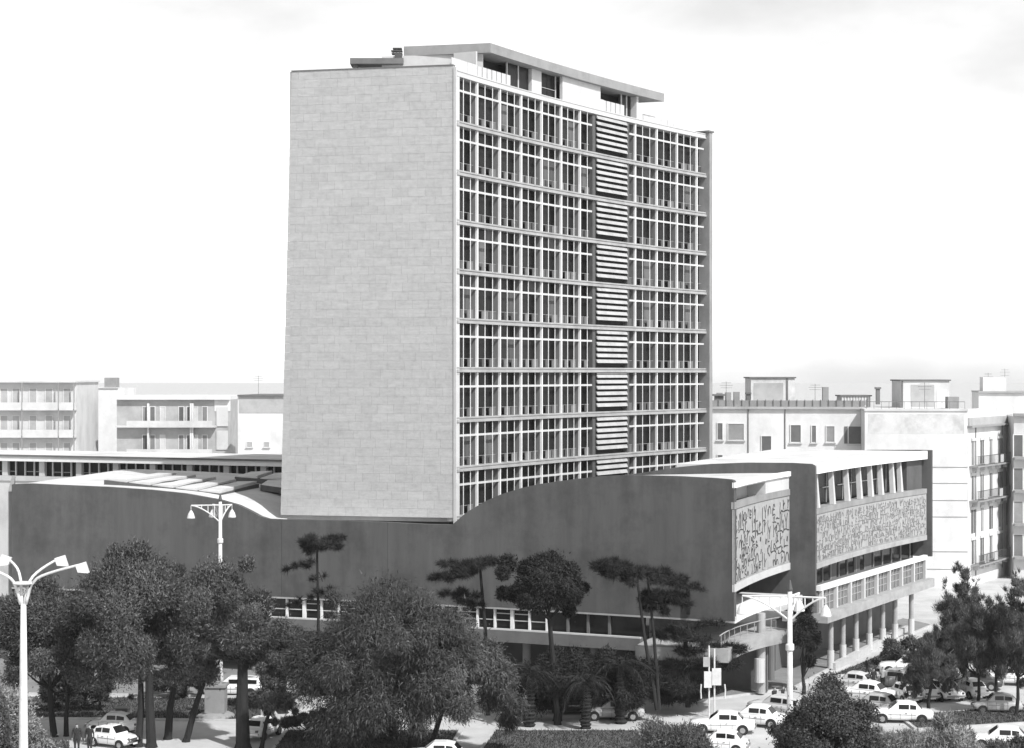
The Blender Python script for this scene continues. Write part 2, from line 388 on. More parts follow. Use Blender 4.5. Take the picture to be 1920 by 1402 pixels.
def boards(p0, p1, n, gap, zt):
    a, b_ = tpx(p0), tpx(p1)
    for i in range(n):
        t0 = a+(b_-a)*i/n; t1 = a+(b_-a)*(i+1-gap)/n; tb(MB().band(fac, t0, t1, 43.125, zt, -.5, -.42+.006*(i % 2)), 'parapet_board', 'white')
boards(857, 905, 5, .04, 44.08); boards(905.5, 968, 7, .2, 44.05); boards(1137, 1180, 5, .16, 44.12)
def pwall(p0, p1, z0=43.125, z1=45.115, m='plaster_pale', o0=-.5, o1=-.25, name='penthouse_wall'): tb(MB().band(fac, tpx(p0), tpx(p1), z0, z1, o0, o1, 4), name, m)
pwall(1010, 1028, o1=-.6, o0=-.9); pwall(1060, 1131, m='white'); pwall(1131, 1137, z1=44.1, m='white')
for a, b_ in ((969, 989), (989.7, 1009), (1029, 1043), (1043.8, 1058), (1181, 1190), (1190.7, 1199)):
    pwall(a, b_, 43.3, 45.1, 'glass', -.9, -.86, 'penthouse_window')
for a in (968, 989, 1058, 1180.5, 1190.2): pwall(a, a+1.3, 43.125, 45.11, 'white', -.9, -.8, 'penthouse_mullion')
pwall(969, 1058, 43.126, 43.3, 'white', -.95, -.8, 'penthouse_sill'); pwall(1029, 1058, 43.95, 44.0, 'white_worn', -.84, -.8, 'penthouse_rail')
pwall(1199.5, 1203, m='white', o0=-3, o1=-.3)
for i in range(6): pwall(1225+i*11.2, 1225+i*11.2+10.6, 43.13, 43.95, 'plaster_pale', -1.05, -1.0, 'roof_screen_panel')
q = W(706, 117, 140); tb(MB().box(W(657, 0, 140).x, W(757, 0, 140).x, 139.6, 141.5, 44.48, 44.9), 'roof_beam', 'concrete_dark')
tb(MB().box(W(657, 0, 140).x+.2, W(657, 0, 140).x+.5, 140, 141.2, 42.9, 44.5), 'beam_post', 'concrete_dark')
mc = MB(); mc.box(W(740, 0, 140).x, W(754, 0, 140).x, 139.9, 141, 44.9, 45.25)
for z, a, b_ in ((45.3, 734, 754), (45.5, 733, 754), (45.68, 736, 753)): mc.box(W(a, 0, 140).x, W(b_, 0, 140).x, 140.1, 140.8, z, z+.07)
for a in (737, 742, 748): mc.box(W(a, 0, 140).x, W(a+1.2, 0, 140).x, 140.2, 140.3, 45.2, 45.75)
tb(mc, 'hoist_machinery', 'dark_metal')

# ------------------------------------------------------------------ podium
pod = thing('podium_building', 'low podium hall of dark wavy-topped walls with white roofs and carved end panels', 'hall', (14.3, 122, 0))
def pb(mb, name, m, parent=None, **k):
    base = pod.location; mb.v = [(x-base[0], y-base[1], z-base[2]) for x, y, z in mb.v]
    return mb.build(name, m, parent or pod, **k)
wA = Curve(P2(22, 141.7), P2(1376, 122), 1.7)
profA_px = [(22, 907), (56, 905.5), (109, 908), (200, 912), (281, 917.5), (344, 924), (412, 936), (447, 946), (469, 957), (487, 967), (503, 972), (528, 973), (620, 974.5), (724, 978), (800, 982), (847, 983), (857, 975), (868, 965), (880, 956), (911, 938), (941, 925), (977, 914), (1013, 906), (1062, 899), (1122, 892), (1177, 889.5), (1273, 892), (1340, 895.5), (1368, 898), (1374, 900), (1376, 903)]
profA = [(wA.t_px(x), zof(y, wA.d_px(x))) for x, y in profA_px]; zA = interp(profA)
def wavywall(cv, prof, z0, thick, name, m, splits=()):
    zf = interp(prof); ts = sorted(set([p[0] for p in prof]+[prof[0][0]+(prof[-1][0]-prof[0][0])*i/60 for i in range(61)]+list(splits)))
    cuts = [ts[0]]+sorted(splits)+[ts[-1]]
    for ca, cb in zip(cuts[:-1], cuts[1:]):
        e = .012/cv.L; b = MB(); n0 = None
        st = [t for t in ts if ca-1e-9 <= t <= cb+1e-9]
        if ca > ts[0]: st[0] = ca+e
        if cb < ts[-1]: st[-1] = cb-e
        base = 0
        for i, t in enumerate(st):
            p = cv.pos(t); n_ = cv.nrm(t); i0 = p-n_*thick; b.v += [(*i0, z0), (*p, z0), (*p, zf(t)), (*i0, zf(t))]
        for i in range(len(st)-1):
            for k in range(4):
                k2 = (k+1) % 4; b.f.append((i*4+k, i*4+k2, i*4+4+k2, i*4+4+k))
        L_ = (len(st)-1)*4; b.f += [(3, 2, 1, 0), (L_, L_+1, L_+2, L_+3)]
        pb(b, name, m)
wavywall(wA, profA, 5.67, .45, 'front_wall', 'dark_render', [wA.t_px(528), wA.t_px(727)])
pb(MB().band(wA, 0, 1, 5.55, 5.66, -.45, .02, 30), 'wall_edge_trim', 'white_worn')
uB = np.array([-.934, .357]); BR = np.array([21.75, 135.6]); wB = Curve(BR+uB*19, BR, .25)
profB = [(wB.t_px(x), zof(y, wB.d_px(x))) for x, y in [(1062, 905), (1178, 889), (1230, 881), (1270, 875), (1330, 869), (1400, 866.5), (1484, 867), (1520, 869), (1526, 871), (1528, 874)]]
profB[0] = (0, profB[0][1]); profB[-1] = (1, profB[-1][1])
wavywall(wB, profB, 5.75, .45, 'middle_wall', 'dark_render')
CR = P2(1747, 160); wC = Curve(CR+uB*15, CR, .1)
profC = [(wC.t_px(x), zof(y, wC.d_px(x))) for x, y in [(1410, 872), (1480, 860), (1500, 854), (1540, 847.5), (1632, 842.5), (1726, 842.5), (1747, 843)]]
profC[0] = (0, profC[0][1]); profC[-1] = (1, profC[-1][1])
wavywall(wC, profC, 6.2, .45, 'rear_wall', 'dark_render')
# roofs
def roofquad(pts, th, name, m): # pts: list of (x,y,z) top outline
    b = MB(); n = len(pts); b.v = [tuple(p) for p in pts]+[(p[0], p[1], p[2]-th) for p in pts]
    b.f = [tuple(range(n)), tuple(range(2*n-1, n-1, -1))]+[(i, (i+1) % n, n+(i+1) % n, n+i) for i in range(n)]; return pb(b, name, m)
P1c = Curve(P2(1376.5, 122), (20.0, 136.3), .3); P2c = Curve(BR+np.array([.1, .25]), P2(1737, 160), .6)
r1 = [(*P1c.pos(t), 14.55+(-.05)*t) for t in np.linspace(0, 1, 8)]+[(*(wB.pos(wB.t_px(x))), z) for x, z in ((1400, 14.42), (1250, 14.2), (1150, 14.05))]+[(*(wA.pos(wA.t_px(x))-wA.nrm(.9)*.5), z) for x, z in ((1178, 13.9), (1300, 14.4))]
roofquad(r1, .35, 'roof', 'roof_white')
r2 = [(*P2c.pos(t), 15.12) for t in np.linspace(0, 1, 8)]+[(*(wC.pos(t)+wC.nrm(t)*.02), 15.1) for t in (.97, .5, .1)]+[(*(wB.pos(t)-wB.nrm(t)*.5), 15.0) for t in (.45, .7, .97)]
roofquad(r2, .35, 'roof', 'roof_white')
# left roof follows the wavy profile backwards
def backroof(p0, p1, depth, dz, name, n=24):
    b = MB()
    for i in range(n+1):
        t = p0+(p1-p0)*i/n; p = wA.pos(t)-wA.nrm(t)*.46; q = p-wA.nrm(t)*depth(t); z = zA(t)-.06; b.v += [(*p, z), (*q, z+dz), (*q, z+dz-.3), (*p, z-.3)]
    for i in range(n):
        for k in range(4):
            k2 = (k+1) % 4; b.f.append((i*4+k, i*4+k2, i*4+4+k2, i*4+4+k))
    e = n*4; b.f += [(3, 2, 1, 0), (e, e+1, e+2, e+3)]
    return pb(b, name, 'roof_white')
tt = wA.t_px
backroof(.002, tt(520), lambda t: 18, .25, 'roof')
backroof(tt(521), tt(848), lambda t: 2.0, -.3, 'roof')
# skylight lanterns on the left roof
def lantern(c, npan, h=.42):               # c: four (px,py,d) corners: front-left, front-right, back-right, back-left
    cs = [W(*x) for x in c]; root_b = MB(); root_b.hexa([tuple(p-Vector((0, 0, h))) for p in cs]+[tuple(p) for p in cs])
    root = pb(root_b, 'skylight', 'dark_render')
    for i in range(npan):
        a0, a1 = (i+.05)/npan, (i+.93)/npan
        f0 = cs[0].lerp(cs[1], a0); f1 = cs[0].lerp(cs[1], a1); k0 = cs[3].lerp(cs[2], a0); k1 = cs[3].lerp(cs[2], a1)
        lo = [f0.lerp(k0, .02), f1.lerp(k1, .02), f1.lerp(k1, .97), f0.lerp(k0, .97)]
        tilt = [.06, .22, .22, .06]
        lo = [p+Vector((0, 0, .005)) for p in lo]; hi = [p+Vector((0, 0, z)) for p, z in zip(lo, tilt)]
        MB().hexa([tuple(p-pod.location) for p in lo]+[tuple(p-pod.location) for p in hi]).build('skylight_panel', 'roof_white', root)
lantern([(195, 899, 142.6), (414, 925, 140.0), (486, 906, 147), (300, 886, 153)], 5)
lantern([(440, 893, 150), (530, 900, 149), (560, 889, 154), (470, 884, 156)], 2)
lantern([(488, 908, 145), (532, 914, 144), (550, 905, 148), (500, 900, 149)], 1)
# panel 1 end: fascia, recess, sill, carved panel, lower bands
def pband(cv, a, b_, z0, z1, o0, o1, name, m, n=10, parent=None): return pb(MB().band(cv, a, b_, z0, z1, o0, o1, n), name, m, parent)
pband(P1c, 0, 1, 14.28, 14.62, -.12, .12, 'roof_fascia', 'bright_white')
pband(P1c, 0.1, .62, 13.1, 14.2, -1.6, -1.35, 'recess_wall', 'plaster_pale')
pband(P1c, .62, .64, 13.1, 14.2, -1.35, -.02, 'recess_wall', 'plaster_pale'); pband(P1c, .64, 1, 13.1, 14.2, -.3, -.03, 'recess_wall', 'plaster_pale')
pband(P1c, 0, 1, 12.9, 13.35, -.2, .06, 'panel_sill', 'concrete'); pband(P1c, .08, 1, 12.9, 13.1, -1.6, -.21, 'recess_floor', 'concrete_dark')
carv1 = pband(P1c, 0.0, 1, 8.06, 12.86, -.12, .0, 'relief_panel', 'relief')
pband(P1c, 0, 1, 7.55, 8.04, -.12, .07, 'panel_base', 'white')
carv2 = pband(P2c, 0, 1, 8.06, 11.5, -.3, .0, 'relief_panel', 'relief', 14)
pband(P2c, 0, 1, 11.53, 11.95, -.9, .05, 'panel_sill', 'concrete', 14); pband(P2c, 0, 1, 7.62, 8.04, -.3, .06, 'panel_base', 'white_worn', 14)
pband(P2c, 0, 1, 14.45, 15.14, -.3, .1, 'roof_fascia', 'bright_white', 14)
# carved strokes: one uncountable mass of ribs per panel
def glyphs(cv, z0, z1, rows, seed, w0):
    r = random.Random(seed); b = MB(); L = cv.L
    def poly(pts, w):
        for (s0, za), (s1, zb_) in zip(pts[:-1], pts[1:]):
            d_ = math.hypot(s1-s0, zb_-za)
            if d_ < .02: continue
            ux, uz = (s1-s0)/d_, (zb_-za)/d_; ww = w*r.uniform(.6, 1.35); px_, pz_ = -uz*ww/2, ux*ww/2; c = []
            for o in (-.02, .02+r.uniform(0, .006)):
                for (s_, z_) in ((s0+px_-ux*.02, za+pz_), (s1+px_+ux*.02, zb_+pz_), (s1-px_+ux*.02, zb_-pz_), (s0-px_-ux*.02, za-pz_)):
                    s_ = min(max(s_, .1), L-.1); p = cv.pos(s_/L)+cv.nrm(s_/L)*o; c.append((*p, min(max(z_, z0+.05), z1-.05)))
            b.hexa(c)
    mn = rows
    def cell(x0, y0, x1, y1, dep):
        w, h = x1-x0, y1-y0
        if w > 2*mn or h > 2*mn:
            if w/h > r.uniform(.6, 1.3):
                c = x0+w*r.uniform(.3, .7); cell(x0, y0, c, y1, dep+1); cell(c, y0, x1, y1, dep+1)
            else:
                c = y0+h*r.uniform(.3, .7); cell(x0, y0, x1, c, dep+1); cell(x0, c, x1, y1, dep+1)
            return
        j = lambda k: r.gauss(0, k*mn)
        if r.random() < .78: poly([(x0+w*i/4+j(.03), y0+j(.07)) for i in range(r.randint(3, 5))], w0)
        if r.random() < .72: poly([(x0+j(.07), y0+h*i/4) for i in range(r.randint(3, 5))], w0*r.uniform(.7, 1.2))
        m = r.random(); cx, cy_ = x0+w*r.uniform(.35, .65), y0+h*r.uniform(.3, .6); q = min(w, h)
        if m < .25: poly([(cx+j(.06), y0+h*(.15+.25*i)) for i in range(4)], w0*1.1); poly([(cx, cy_), (cx+q*.35, cy_+h*.25)], w0)
        elif m < .45: poly([(cx+q*.36*math.cos(math.pi*(1-i/6)), y0+h*.1+q*.55*math.sin(math.pi*i/6)) for i in range(7)], w0)
        elif m < .6: poly([(cx-q*.25, y1-h*.2), (cx, cy_), (cx+q*.25, y1-h*.15)], w0); poly([(cx, cy_), (cx+j(.04), y0+h*.1)], w0*1.2)
        elif m < .75: poly([(cx+q*.25*math.cos(1.1*i), cy_+q*.25*math.sin(1.1*i)) for i in range(6)], w0)
        elif m < .85: poly([(cx, cy_), (cx+q*.1, cy_+q*.3)], w0*2.6)
    cell(.12, z0, L-.12, z1, 0)
    return b
pb(glyphs(P1c, 8.1, 12.75, .72, 12, .08), 'carved_ribs', 'relief_line', kind='stuff')
pb(glyphs(P2c, 8.1, 11.4, .42, 4, .05), 'carved_ribs', 'relief_faint', kind='stuff')
for i in range(1, 26):                     # faint grid of panel joints
    t = i/26; pband(P2c, t-.0004, t+.0004, 8.07, 11.49, -.01, .006, 'panel_joint', 'tile_grey', 1)
# shaded recess below the carved panels
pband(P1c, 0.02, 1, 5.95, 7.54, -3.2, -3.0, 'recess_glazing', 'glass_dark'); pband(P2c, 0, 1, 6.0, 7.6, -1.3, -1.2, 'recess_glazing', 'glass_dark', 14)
for t in np.linspace(.06, .97, 13): pband(P2c, t-.0012, t+.0012, 6.0, 7.6, -1.19, -1.1, 'mullion', 'plaster_grey', 1)
for t in (.12, .31, .52, .62): pband(P2c, t-.02, t+.03, 6.0, 7.55, -1.19, -1.14, 'window_leaf', 'concrete_dark', 1)
# upper window band of the second wing with slanting piers
pband(P2c, 0, 1, 11.95, 14.45, -1.3, -1.22, 'upper_glazing', 'glass', 14)
pband(P2c, .87, .995, 11.96, 14.44, -1.2, -.35, 'blind_wall', 'dark_render', 3)
for i, t in enumerate((.035, .19, .33, .445, .545, .635, .735, .80)):
    pa = P2c.pos(t); na = P2c.nrm(t); ta = P2c.tan(t); w0, w1 = .24, .1
    c = [(*(pa+na*.0-ta*w0), 11.955), (*(pa+na*.0+ta*w0), 11.955), (*(pa-na*.35+ta*w0), 11.955), (*(pa-na*.35-ta*w0), 11.955)]
    sh = ta*.25
    c += [(*(pa-na*.25-ta*w1+sh), 14.45), (*(pa-na*.25+ta*w1+sh), 14.45), (*(pa-na*.6+ta*w1+sh), 14.45), (*(pa-na*.6-ta*w1+sh), 14.45)]
    pb(MB().hexa(c), 'slanted_pier', 'white')
for t in np.linspace(.1, .85, 11): pband(P2c, t-.001, t+.001, 11.96, 14.44, -1.21, -1.15, 'mullion', 'white_worn', 1)
for a, b_ in ((.06, .15), (.21, .29), (.35, .43), (.46, .53), (.56, .62), (.66, .70)): pband(P2c, a, b_, 13.1, 13.16, -1.2, -1.12, 'window_bar', 'white', 1)
# lower storey of the second wing: projecting bay with gridded windows
bul = lambda t: .3+.55*4*t*(1-t)
lw = lambda o: (lambda t: bul(t)+o)
pb(MB().band(P2c, .0, .985, 3.75, 4.45, -2.5, lw(.55), 16), 'bay_floor_slab', 'white_worn'); pb(MB().band(P2c, .0, .97, 6.05, 6.42, lw(-.3), lw(.05), 16), 'bay_top_beam', 'bright_white'); pb(MB().band(P2c, .0, .97, 5.95, 6.04, -1.2, lw(-.3), 16), 'bay_roof', 'concrete_dark')
pb(MB().band(P2c, .0, .965, 4.46, 5.94, -1.0, lw(-.25), 16), 'bay_glazing', 'glass_pale')
nb = 8
for i in range(nb+1):
    t = .02+.94*i/nb; pb(MB().band(P2c, t-.006, t+.006, 4.455, 6.045, lw(-.24), lw(.02), 1), 'bay_post', 'white')
for i in range(nb):
    a = .02+.94*i/nb+.012; b_ = .02+.94*(i+1)/nb-.012
    for j in (1, 2): t = a+(b_-a)*j/3; pb(MB().band(P2c, t-.0015, t+.0015, 4.46, 6.04, lw(-.24), lw(-.18), 1), 'glazing_bar', 'white_worn')
    for z in (4.98, 5.5): pb(MB().band(P2c, a, b_, z, z+.05, lw(-.24), lw(-.19), 2), 'glazing_bar', 'white_worn')
# ground floor of second wing
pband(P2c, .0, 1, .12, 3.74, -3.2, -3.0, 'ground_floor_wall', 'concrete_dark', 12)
for t in (.10, .22, .345, .47, .59, .70, .84):
    p = P2c.pos(t)+P2c.nrm(t)*.35; pb(MB().lathe([(.2, 0), (.2, 3.64)], (*p, .12), 12), 'column', 'white_worn', smooth=False)
    q = P2c.pos(t)+P2c.nrm(t)*.60; pb(MB().lathe([(.26, 0), (.26, 1.3)], (*p, .13), 12), 'column_base', 'white')
# terraces at the front corner
T1 = Curve(P2(1379, 122.2), P2(1483, 133), .45); T2 = Curve(P2(1300, 119.5), P2(1366, 119.6), -.3); T3 = Curve(P2(1366, 119.6), P2(1484, 129.2), .7)
def terrace(cv, z0, z1, depth, name, m, n=10): pb(MB().band(cv, 0, 1, z0, z1, -depth, 0, n), name, m)
pb(MB().band(T1, 0, 1, 5.5, 5.95, lambda t: -(.15+4.8*min(1, t*3)), 0, 14), 'terrace_slab', 'bright_white'); terrace(T3, 3.35, 4.2, 6, 'terrace_slab', 'white_worn'); pass
for i in range(9): t = .06+.1*i; pb(MB().band(T3, t-.002, t+.002, 4.2, 5.0, -.6, -.57), 'baluster', 'white_worn')
pb(MB().band(T3, .02, .95, 5.0, 5.05, -.62, -.56, 8), 'terrace_rail', 'white_worn')
pb(MB().lathe([(.3, 0), (.3, 5.4)], (*P2(1427, 127.5), .12), 14), 'column', 'white_worn'); pb(MB().lathe([(.36, 0), (.36, 1.6)], (*P2(1424, 127.2), .9), 14), 'poster_column', 'white')
pb(MB().lathe([(.28, 0), (.28, 3.3)], (*P2(1445, 133), .12), 12), 'column', 'concrete_dark')
# strip of windows and slab below the front wall
GZ = wA; a0, a1 = tt(60), tt(1206)
pb(MB().band(GZ, a0, a1, 4.22, 5.54, -.5, -.4, 24), 'strip_glazing', 'glass_dark')
pb(MB().band(GZ, a0, a1, 3.4, 4.2, -6, .55, 24), 'front_slab', 'concrete_dark'); pb(MB().band(GZ, a0, a1, 4.2, 4.3, .3, .56, 24), 'slab_edge', 'white')
cells = [500+33.5*i for i in range(16)]
for i, x in enumerate(np.arange(470, 1035, 32.5)):
    t = tt(x); w_ = (.07 if i % 3 else .12)/wA.L; pb(MB().band(GZ, t-w_, t+w_, 4.22, 5.54, -.39, -.2), 'window_post', 'bright_white')
    if x < 1020:
        for z in (4.75, 5.2)[:1 + (i % 3 != 1)]: pb(MB().band(GZ, t+w_, tt(x+32), z, z+.06, -.39, -.3), 'window_bar', 'white')
for x in (1062, 1100, 1140): t = tt(x); pb(MB().band(GZ, t-.0015, t+.0015, 4.22, 5.54, -.36, -.2), 'window_post', 'concrete_dark')
pb(MB().band(GZ, tt(1035), tt(1204), 4.22, 5.54, -.39, -.37, 3), 'window_leaf', 'glass_dark')
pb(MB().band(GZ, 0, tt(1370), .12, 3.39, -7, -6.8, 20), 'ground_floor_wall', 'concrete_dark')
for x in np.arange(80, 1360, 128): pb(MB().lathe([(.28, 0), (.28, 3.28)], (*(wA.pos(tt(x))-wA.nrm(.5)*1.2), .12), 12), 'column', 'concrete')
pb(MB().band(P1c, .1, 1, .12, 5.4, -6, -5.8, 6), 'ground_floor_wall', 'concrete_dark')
pb(MB().band(Curve(wA.pos(0)+np.array([-.1, .5]), wA.pos(0)+np.array([-5.5, 22])), 0, 1, .12, 12.8, -.3, 0), 'end_wall', 'concrete')
# rear wing with window ribbon
rw = thing('rear_wing', 'long low rear wing with a ribbon of windows under a flat white roof', 'building', (-46, 169, 0))
wD = Curve(P2(-140, 172.2), P2(640, 156.4), .6); offD = rw.location.copy()
def rb(mb, name, m, parent=None):
    mb.v = [(x-offD[0], y-offD[1], z-offD[2]) for x, y, z in mb.v]; return mb.build(name, m, parent or rw)
rb(MB().band(wD, 0, 1, 14.2, 14.3, -12, .5, 20), 'roof', 'roof_white'); rb(MB().band(wD, 0, 1, 14.301, 14.45, .2, .55, 20), 'roof_edge', 'concrete_dark'); rb(MB().band(wD, 0, 1, 13.88, 14.19, -.4, .45, 20), 'roof_fascia', 'bright_white')
rb(MB().band(wD, 0, 1, 12.55, 13.87, -.6, -.45, 20), 'window_ribbon', 'glass'); rb(MB().band(wD, 0, 1, 12.1, 12.54, -.6, .1, 20), 'sill_band', 'white'); rb(MB().band(wD, 0, 1, 0, 12.09, -.6, 0, 20), 'wall', 'plaster_pale')
for i, x in enumerate(np.arange(-130, 600, 17.3)):
    t = wD.t_px(x); big = i % 4 == 0; w_ = (.28 if big else .06)/wD.L; rb(MB().band(wD, t-w_, t+w_, 12.55, 13.87, -.44, -.05 if big else -.3), 'pier' if big else 'mullion', 'white')
    if i % 3: rb(MB().band(wD, t+.002, wD.t_px(x+16), 12.9, 12.95, -.44, -.38), 'window_bar', 'white_worn')
#---PART2---
# ------------------------------------------------------------------ neighbouring buildings
def windows(root, cv, rows, cols, z0, z1, w, m='shutter', sill=True, frame=True):
    pass
def bld(name, label, cv, depth, z1, m, cat='building'):
    base = cv.pos(.5); root = thing(name, label, cat, (base[0], base[1], 0)); o = root.location.copy()
    def add(mb, nm, mt, parent=None):
        mb.v = [(x-o[0], y-o[1], z-o[2]) for x, y, z in mb.v]; return mb.build(nm, mt, parent or root)
    add(MB().band(cv, 0, 1, 0, z1, -depth, 0, 1), 'wall', m)
    return root, add
def win(add, cv, px, w, zlo, zhi, m='shutter', sill=True, leaf=0):
    t = cv.t_px(px); h = w/2/cv.L
    p = add(MB().band(cv, t-h, t+h, zlo, zhi, -.02, .035), 'window', m)
    fr = MB(); e = .09/cv.L
    fr.band(cv, t-h-e, t-h, zlo-.09, zhi+.09, -.02, .09); fr.band(cv, t+h, t+h+e, zlo-.09, zhi+.09, -.02, .09); fr.band(cv, t-h, t+h, zhi, zhi+.09, -.02, .09)
    add(fr, 'frame', 'plaster_white', p)
    if sill: add(MB().band(cv, t-h-2*e, t+h+2*e, zlo-.2, zlo-.1, -.02, .2), 'sill', 'plaster_pale', p)
    if leaf:
        for sgn in (-1, 1): c = t+sgn*(h+e+leaf/2/cv.L); add(MB().band(cv, c-leaf/2/cv.L, c+leaf/2/cv.L, zlo, zhi, .0, .06), 'shutter', 'shutter', p)
    return p
# right: white block with scattered windows
cR = Curve(P2(1296, 198), P2(1621, 195.5)); rt, add = bld('apartment_block', 'white apartment block with scattered dark windows behind the right of the tower', cR, 14, 18.0, 'plaster_white')
add(MB().band(cR, -.005, 1.0, 18.0, 18.25, -14, .3), 'cornice', 'plaster_grey'); add(MB().band(cR, 0, 1, 18.26, 18.9, -.5, -.2), 'parapet', 'concrete')
for i in range(22): t = (i+.5)/22; add(MB().band(cR, t-.002, t+.002, 18.26, 19.0, -.19, -.12), 'parapet_post', 'concrete_dark')
z_ = lambda py: zof(py, 196.5)
for px, w, a, b_, l in ((1350, .5, 823, 793, 0), (1380, 1.6, 823, 794, 0), (1437, .95, 850, 817, 0), (1492, 1.0, 827, 796, 0), (1526, .4, 827, 797, 0), (1557, .8, 826, 798, 0), (1603, 1.3, 830, 798, .35), (1350, .5, 870, 853, 0), (1380, 1.6, 885, 855, 0)): win(add, cR, px, w, z_(a), z_(b_), leaf=l)
for px in (1403, 1472): p = cR.pos(cR.t_px(px))+cR.nrm(0)*.06; add(MB().tube([(*p, 18), (*p, 5)], .05), 'drainpipe', 'concrete_dark')
def aerial(add, cv, t, z, h):
    p = cv.pos(t)-cv.nrm(t)*2.5; b = MB(); b.tube([(*p, z), (*p, z+h)], .022, 5)
    for k, w in ((.95, .5), (.85, .7), (.75, .6)): b.tube([(p[0]-w, p[1], z+h*k), (p[0]+w, p[1], z+h*k)], .014, 4)
    add(b, 'aerial', 'dark_metal')
for t in (.2, .72): aerial(add, cR, t, 18.2, random.uniform(2.2, 3.6))
for t in (.16, .21, .26, .78): p = cR.pos(t)-cR.nrm(t)*3; add(MB().box(p[0]-.3, p[0]+.3, p[1]-.3, p[1]+.3, 18.2, 19.5+t), 'flue', 'concrete')
def roofbox(px0, px1, py0, py1, d, m, label, dep=5):
    r = thing('rooftop_hut', label, 'rooftop hut', (W((px0+px1)/2, 0, d).x, d, zof(py1, d))); x0 = (px0-CX)*d/F-r.location.x; x1 = (px1-CX)*d/F-r.location.x; h = zof(py0, d)-zof(py1, d)
    MB().box(x0, x1, 0, dep, 0, h).build('wall', m, r); MB().box(x0-.15, x1+.15, -.15, dep+.15, h, h+.14).build('roof', 'concrete_dark', r); return r, x0, x1, h
r_, x0, x1, h = roofbox(1408, 1490, 708, 757, 199, 'plaster_stain', 'streaked grey rooftop hut on the white block nearest the tower')
MB().box(x1-.9, x1-.7, -.06, -.001, 0, h).build('drainpipe', 'concrete_dark', r_); MB().box(x0+.3, x1-1.2, -.03, -.001, .2, h-.5).build('render_patch', 'plaster_grey', r_)
r_, x0, x1, h = roofbox(1690, 1780, 713, 768, 199, 'plaster_pale', 'pale rooftop hut with a dark stained patch above the blank white wall')
MB().box(x0+1.0, x1-1.6, -.03, -.001, .4, h-.4).build('render_patch', 'plaster_grey', r_); MB().box(x0+.05, x0+.16, -.08, -.001, 0, h).build('drainpipe', 'concrete_dark', r_); MB().box(x1-1.3, x1-.3, -.03, -.001, .1, h-.9).build('door', 'plaster_white', r_)
r_, x0, x1, h = roofbox(1578, 1632, 742, 762, 200, 'plaster_grey', 'low corrugated rooftop shed between the two taller huts', 3)
for i in range(10): MB().box(x0+(x1-x0)*i/10+.02, x0+(x1-x0)*(i+.55)/10, -.05, -.001, .02, h-.02).build('rib', 'plaster_pale', r_)
def chimney(px, py0, py1, d, w, label):
    b = MB(); x = (px-CX)*d/F; z0, z1 = zof(py1, d), zof(py0, d); r = thing('chimney', label, 'chimney', (x, d, z0)); MB().box(-w/2, w/2, -w/2, w/2, 0, z1-z0).build('shaft', 'concrete_dark', r); MB().box(-w*.75, w*.75, -w*.75, w*.75, z1-z0, z1-z0+.18).build('cap', 'concrete_dark', r)
chimney(1646, 728, 757, 199, .4, 'thin dark chimney beside the pale stained rooftop hut'); chimney(1403, 738, 757, 199, .4, 'short dark chimney against the streaked grey hut'); chimney(1348, 741, 757, 199, .9, 'stubby dark chimney beside the tower edge')
# blank white wall block and the apartment front on the right
cW = Curve(P2(1621.5, 192.2), P2(1814, 191.5)); rt, add = bld('blank_walled_block', 'tall block with a blank white side wall and stained top behind the wing', cW, 14, 17.9, 'plaster_white')
for py in (875, 905, 937, 968, 1033, 1066): add(MB().band(cW, .3, 1, zof(py, 192), zof(py, 192)+.06, -.02, .04), 'string_course', 'concrete')
add(MB().band(cW, .03, .97, zof(812, 192), zof(775, 192), -.02, .012), 'stained_render', 'plaster_stain'); add(MB().band(cW, -.005, 1.005, 17.9, 18.1, -14, .12), 'coping', 'plaster_pale')
for i in range(14): t = .02+.96*i/13; add(MB().band(cW, t-.0015, t+.0015, 18.1, 18.85, -.4, -.35), 'rail_post', 'concrete_dark')
add(MB().band(cW, .02, .98, 18.8, 18.86, -.41, -.34), 'rail', 'concrete_dark')
for t in (.62,): aerial(add, cW, t, 18.0, random.uniform(2, 3.2))
add(MB().band(cW, .86, .97, 18.1, 19.3, -5, -3.2), 'roof_tank', 'concrete')
cQ = Curve(P2(1815, 191.6), P2(1901, 206)); rt, add = bld('balcony_apartments', 'narrow white apartment front with iron balconies at the right edge', cQ, 12, 17.2, 'plaster_white')
add(MB().band(cQ, 0, 1, 16.4, 17.2, 0, .15), 'frieze', 'plaster_grey'); add(MB().band(cQ, -.01, 1.01, 16.2, 16.4, 0, .5), 'cornice', 'concrete'); add(MB().band(cQ, 0, 1, 17.2, 18.1, -.4, -.2), 'parapet', 'plaster_pale')
flo = [(12.3, 1, .02, .98), (8.75, 1, .02, .98), (5.3, 0, 0, 0), (2.2, 1, .05, .8)]
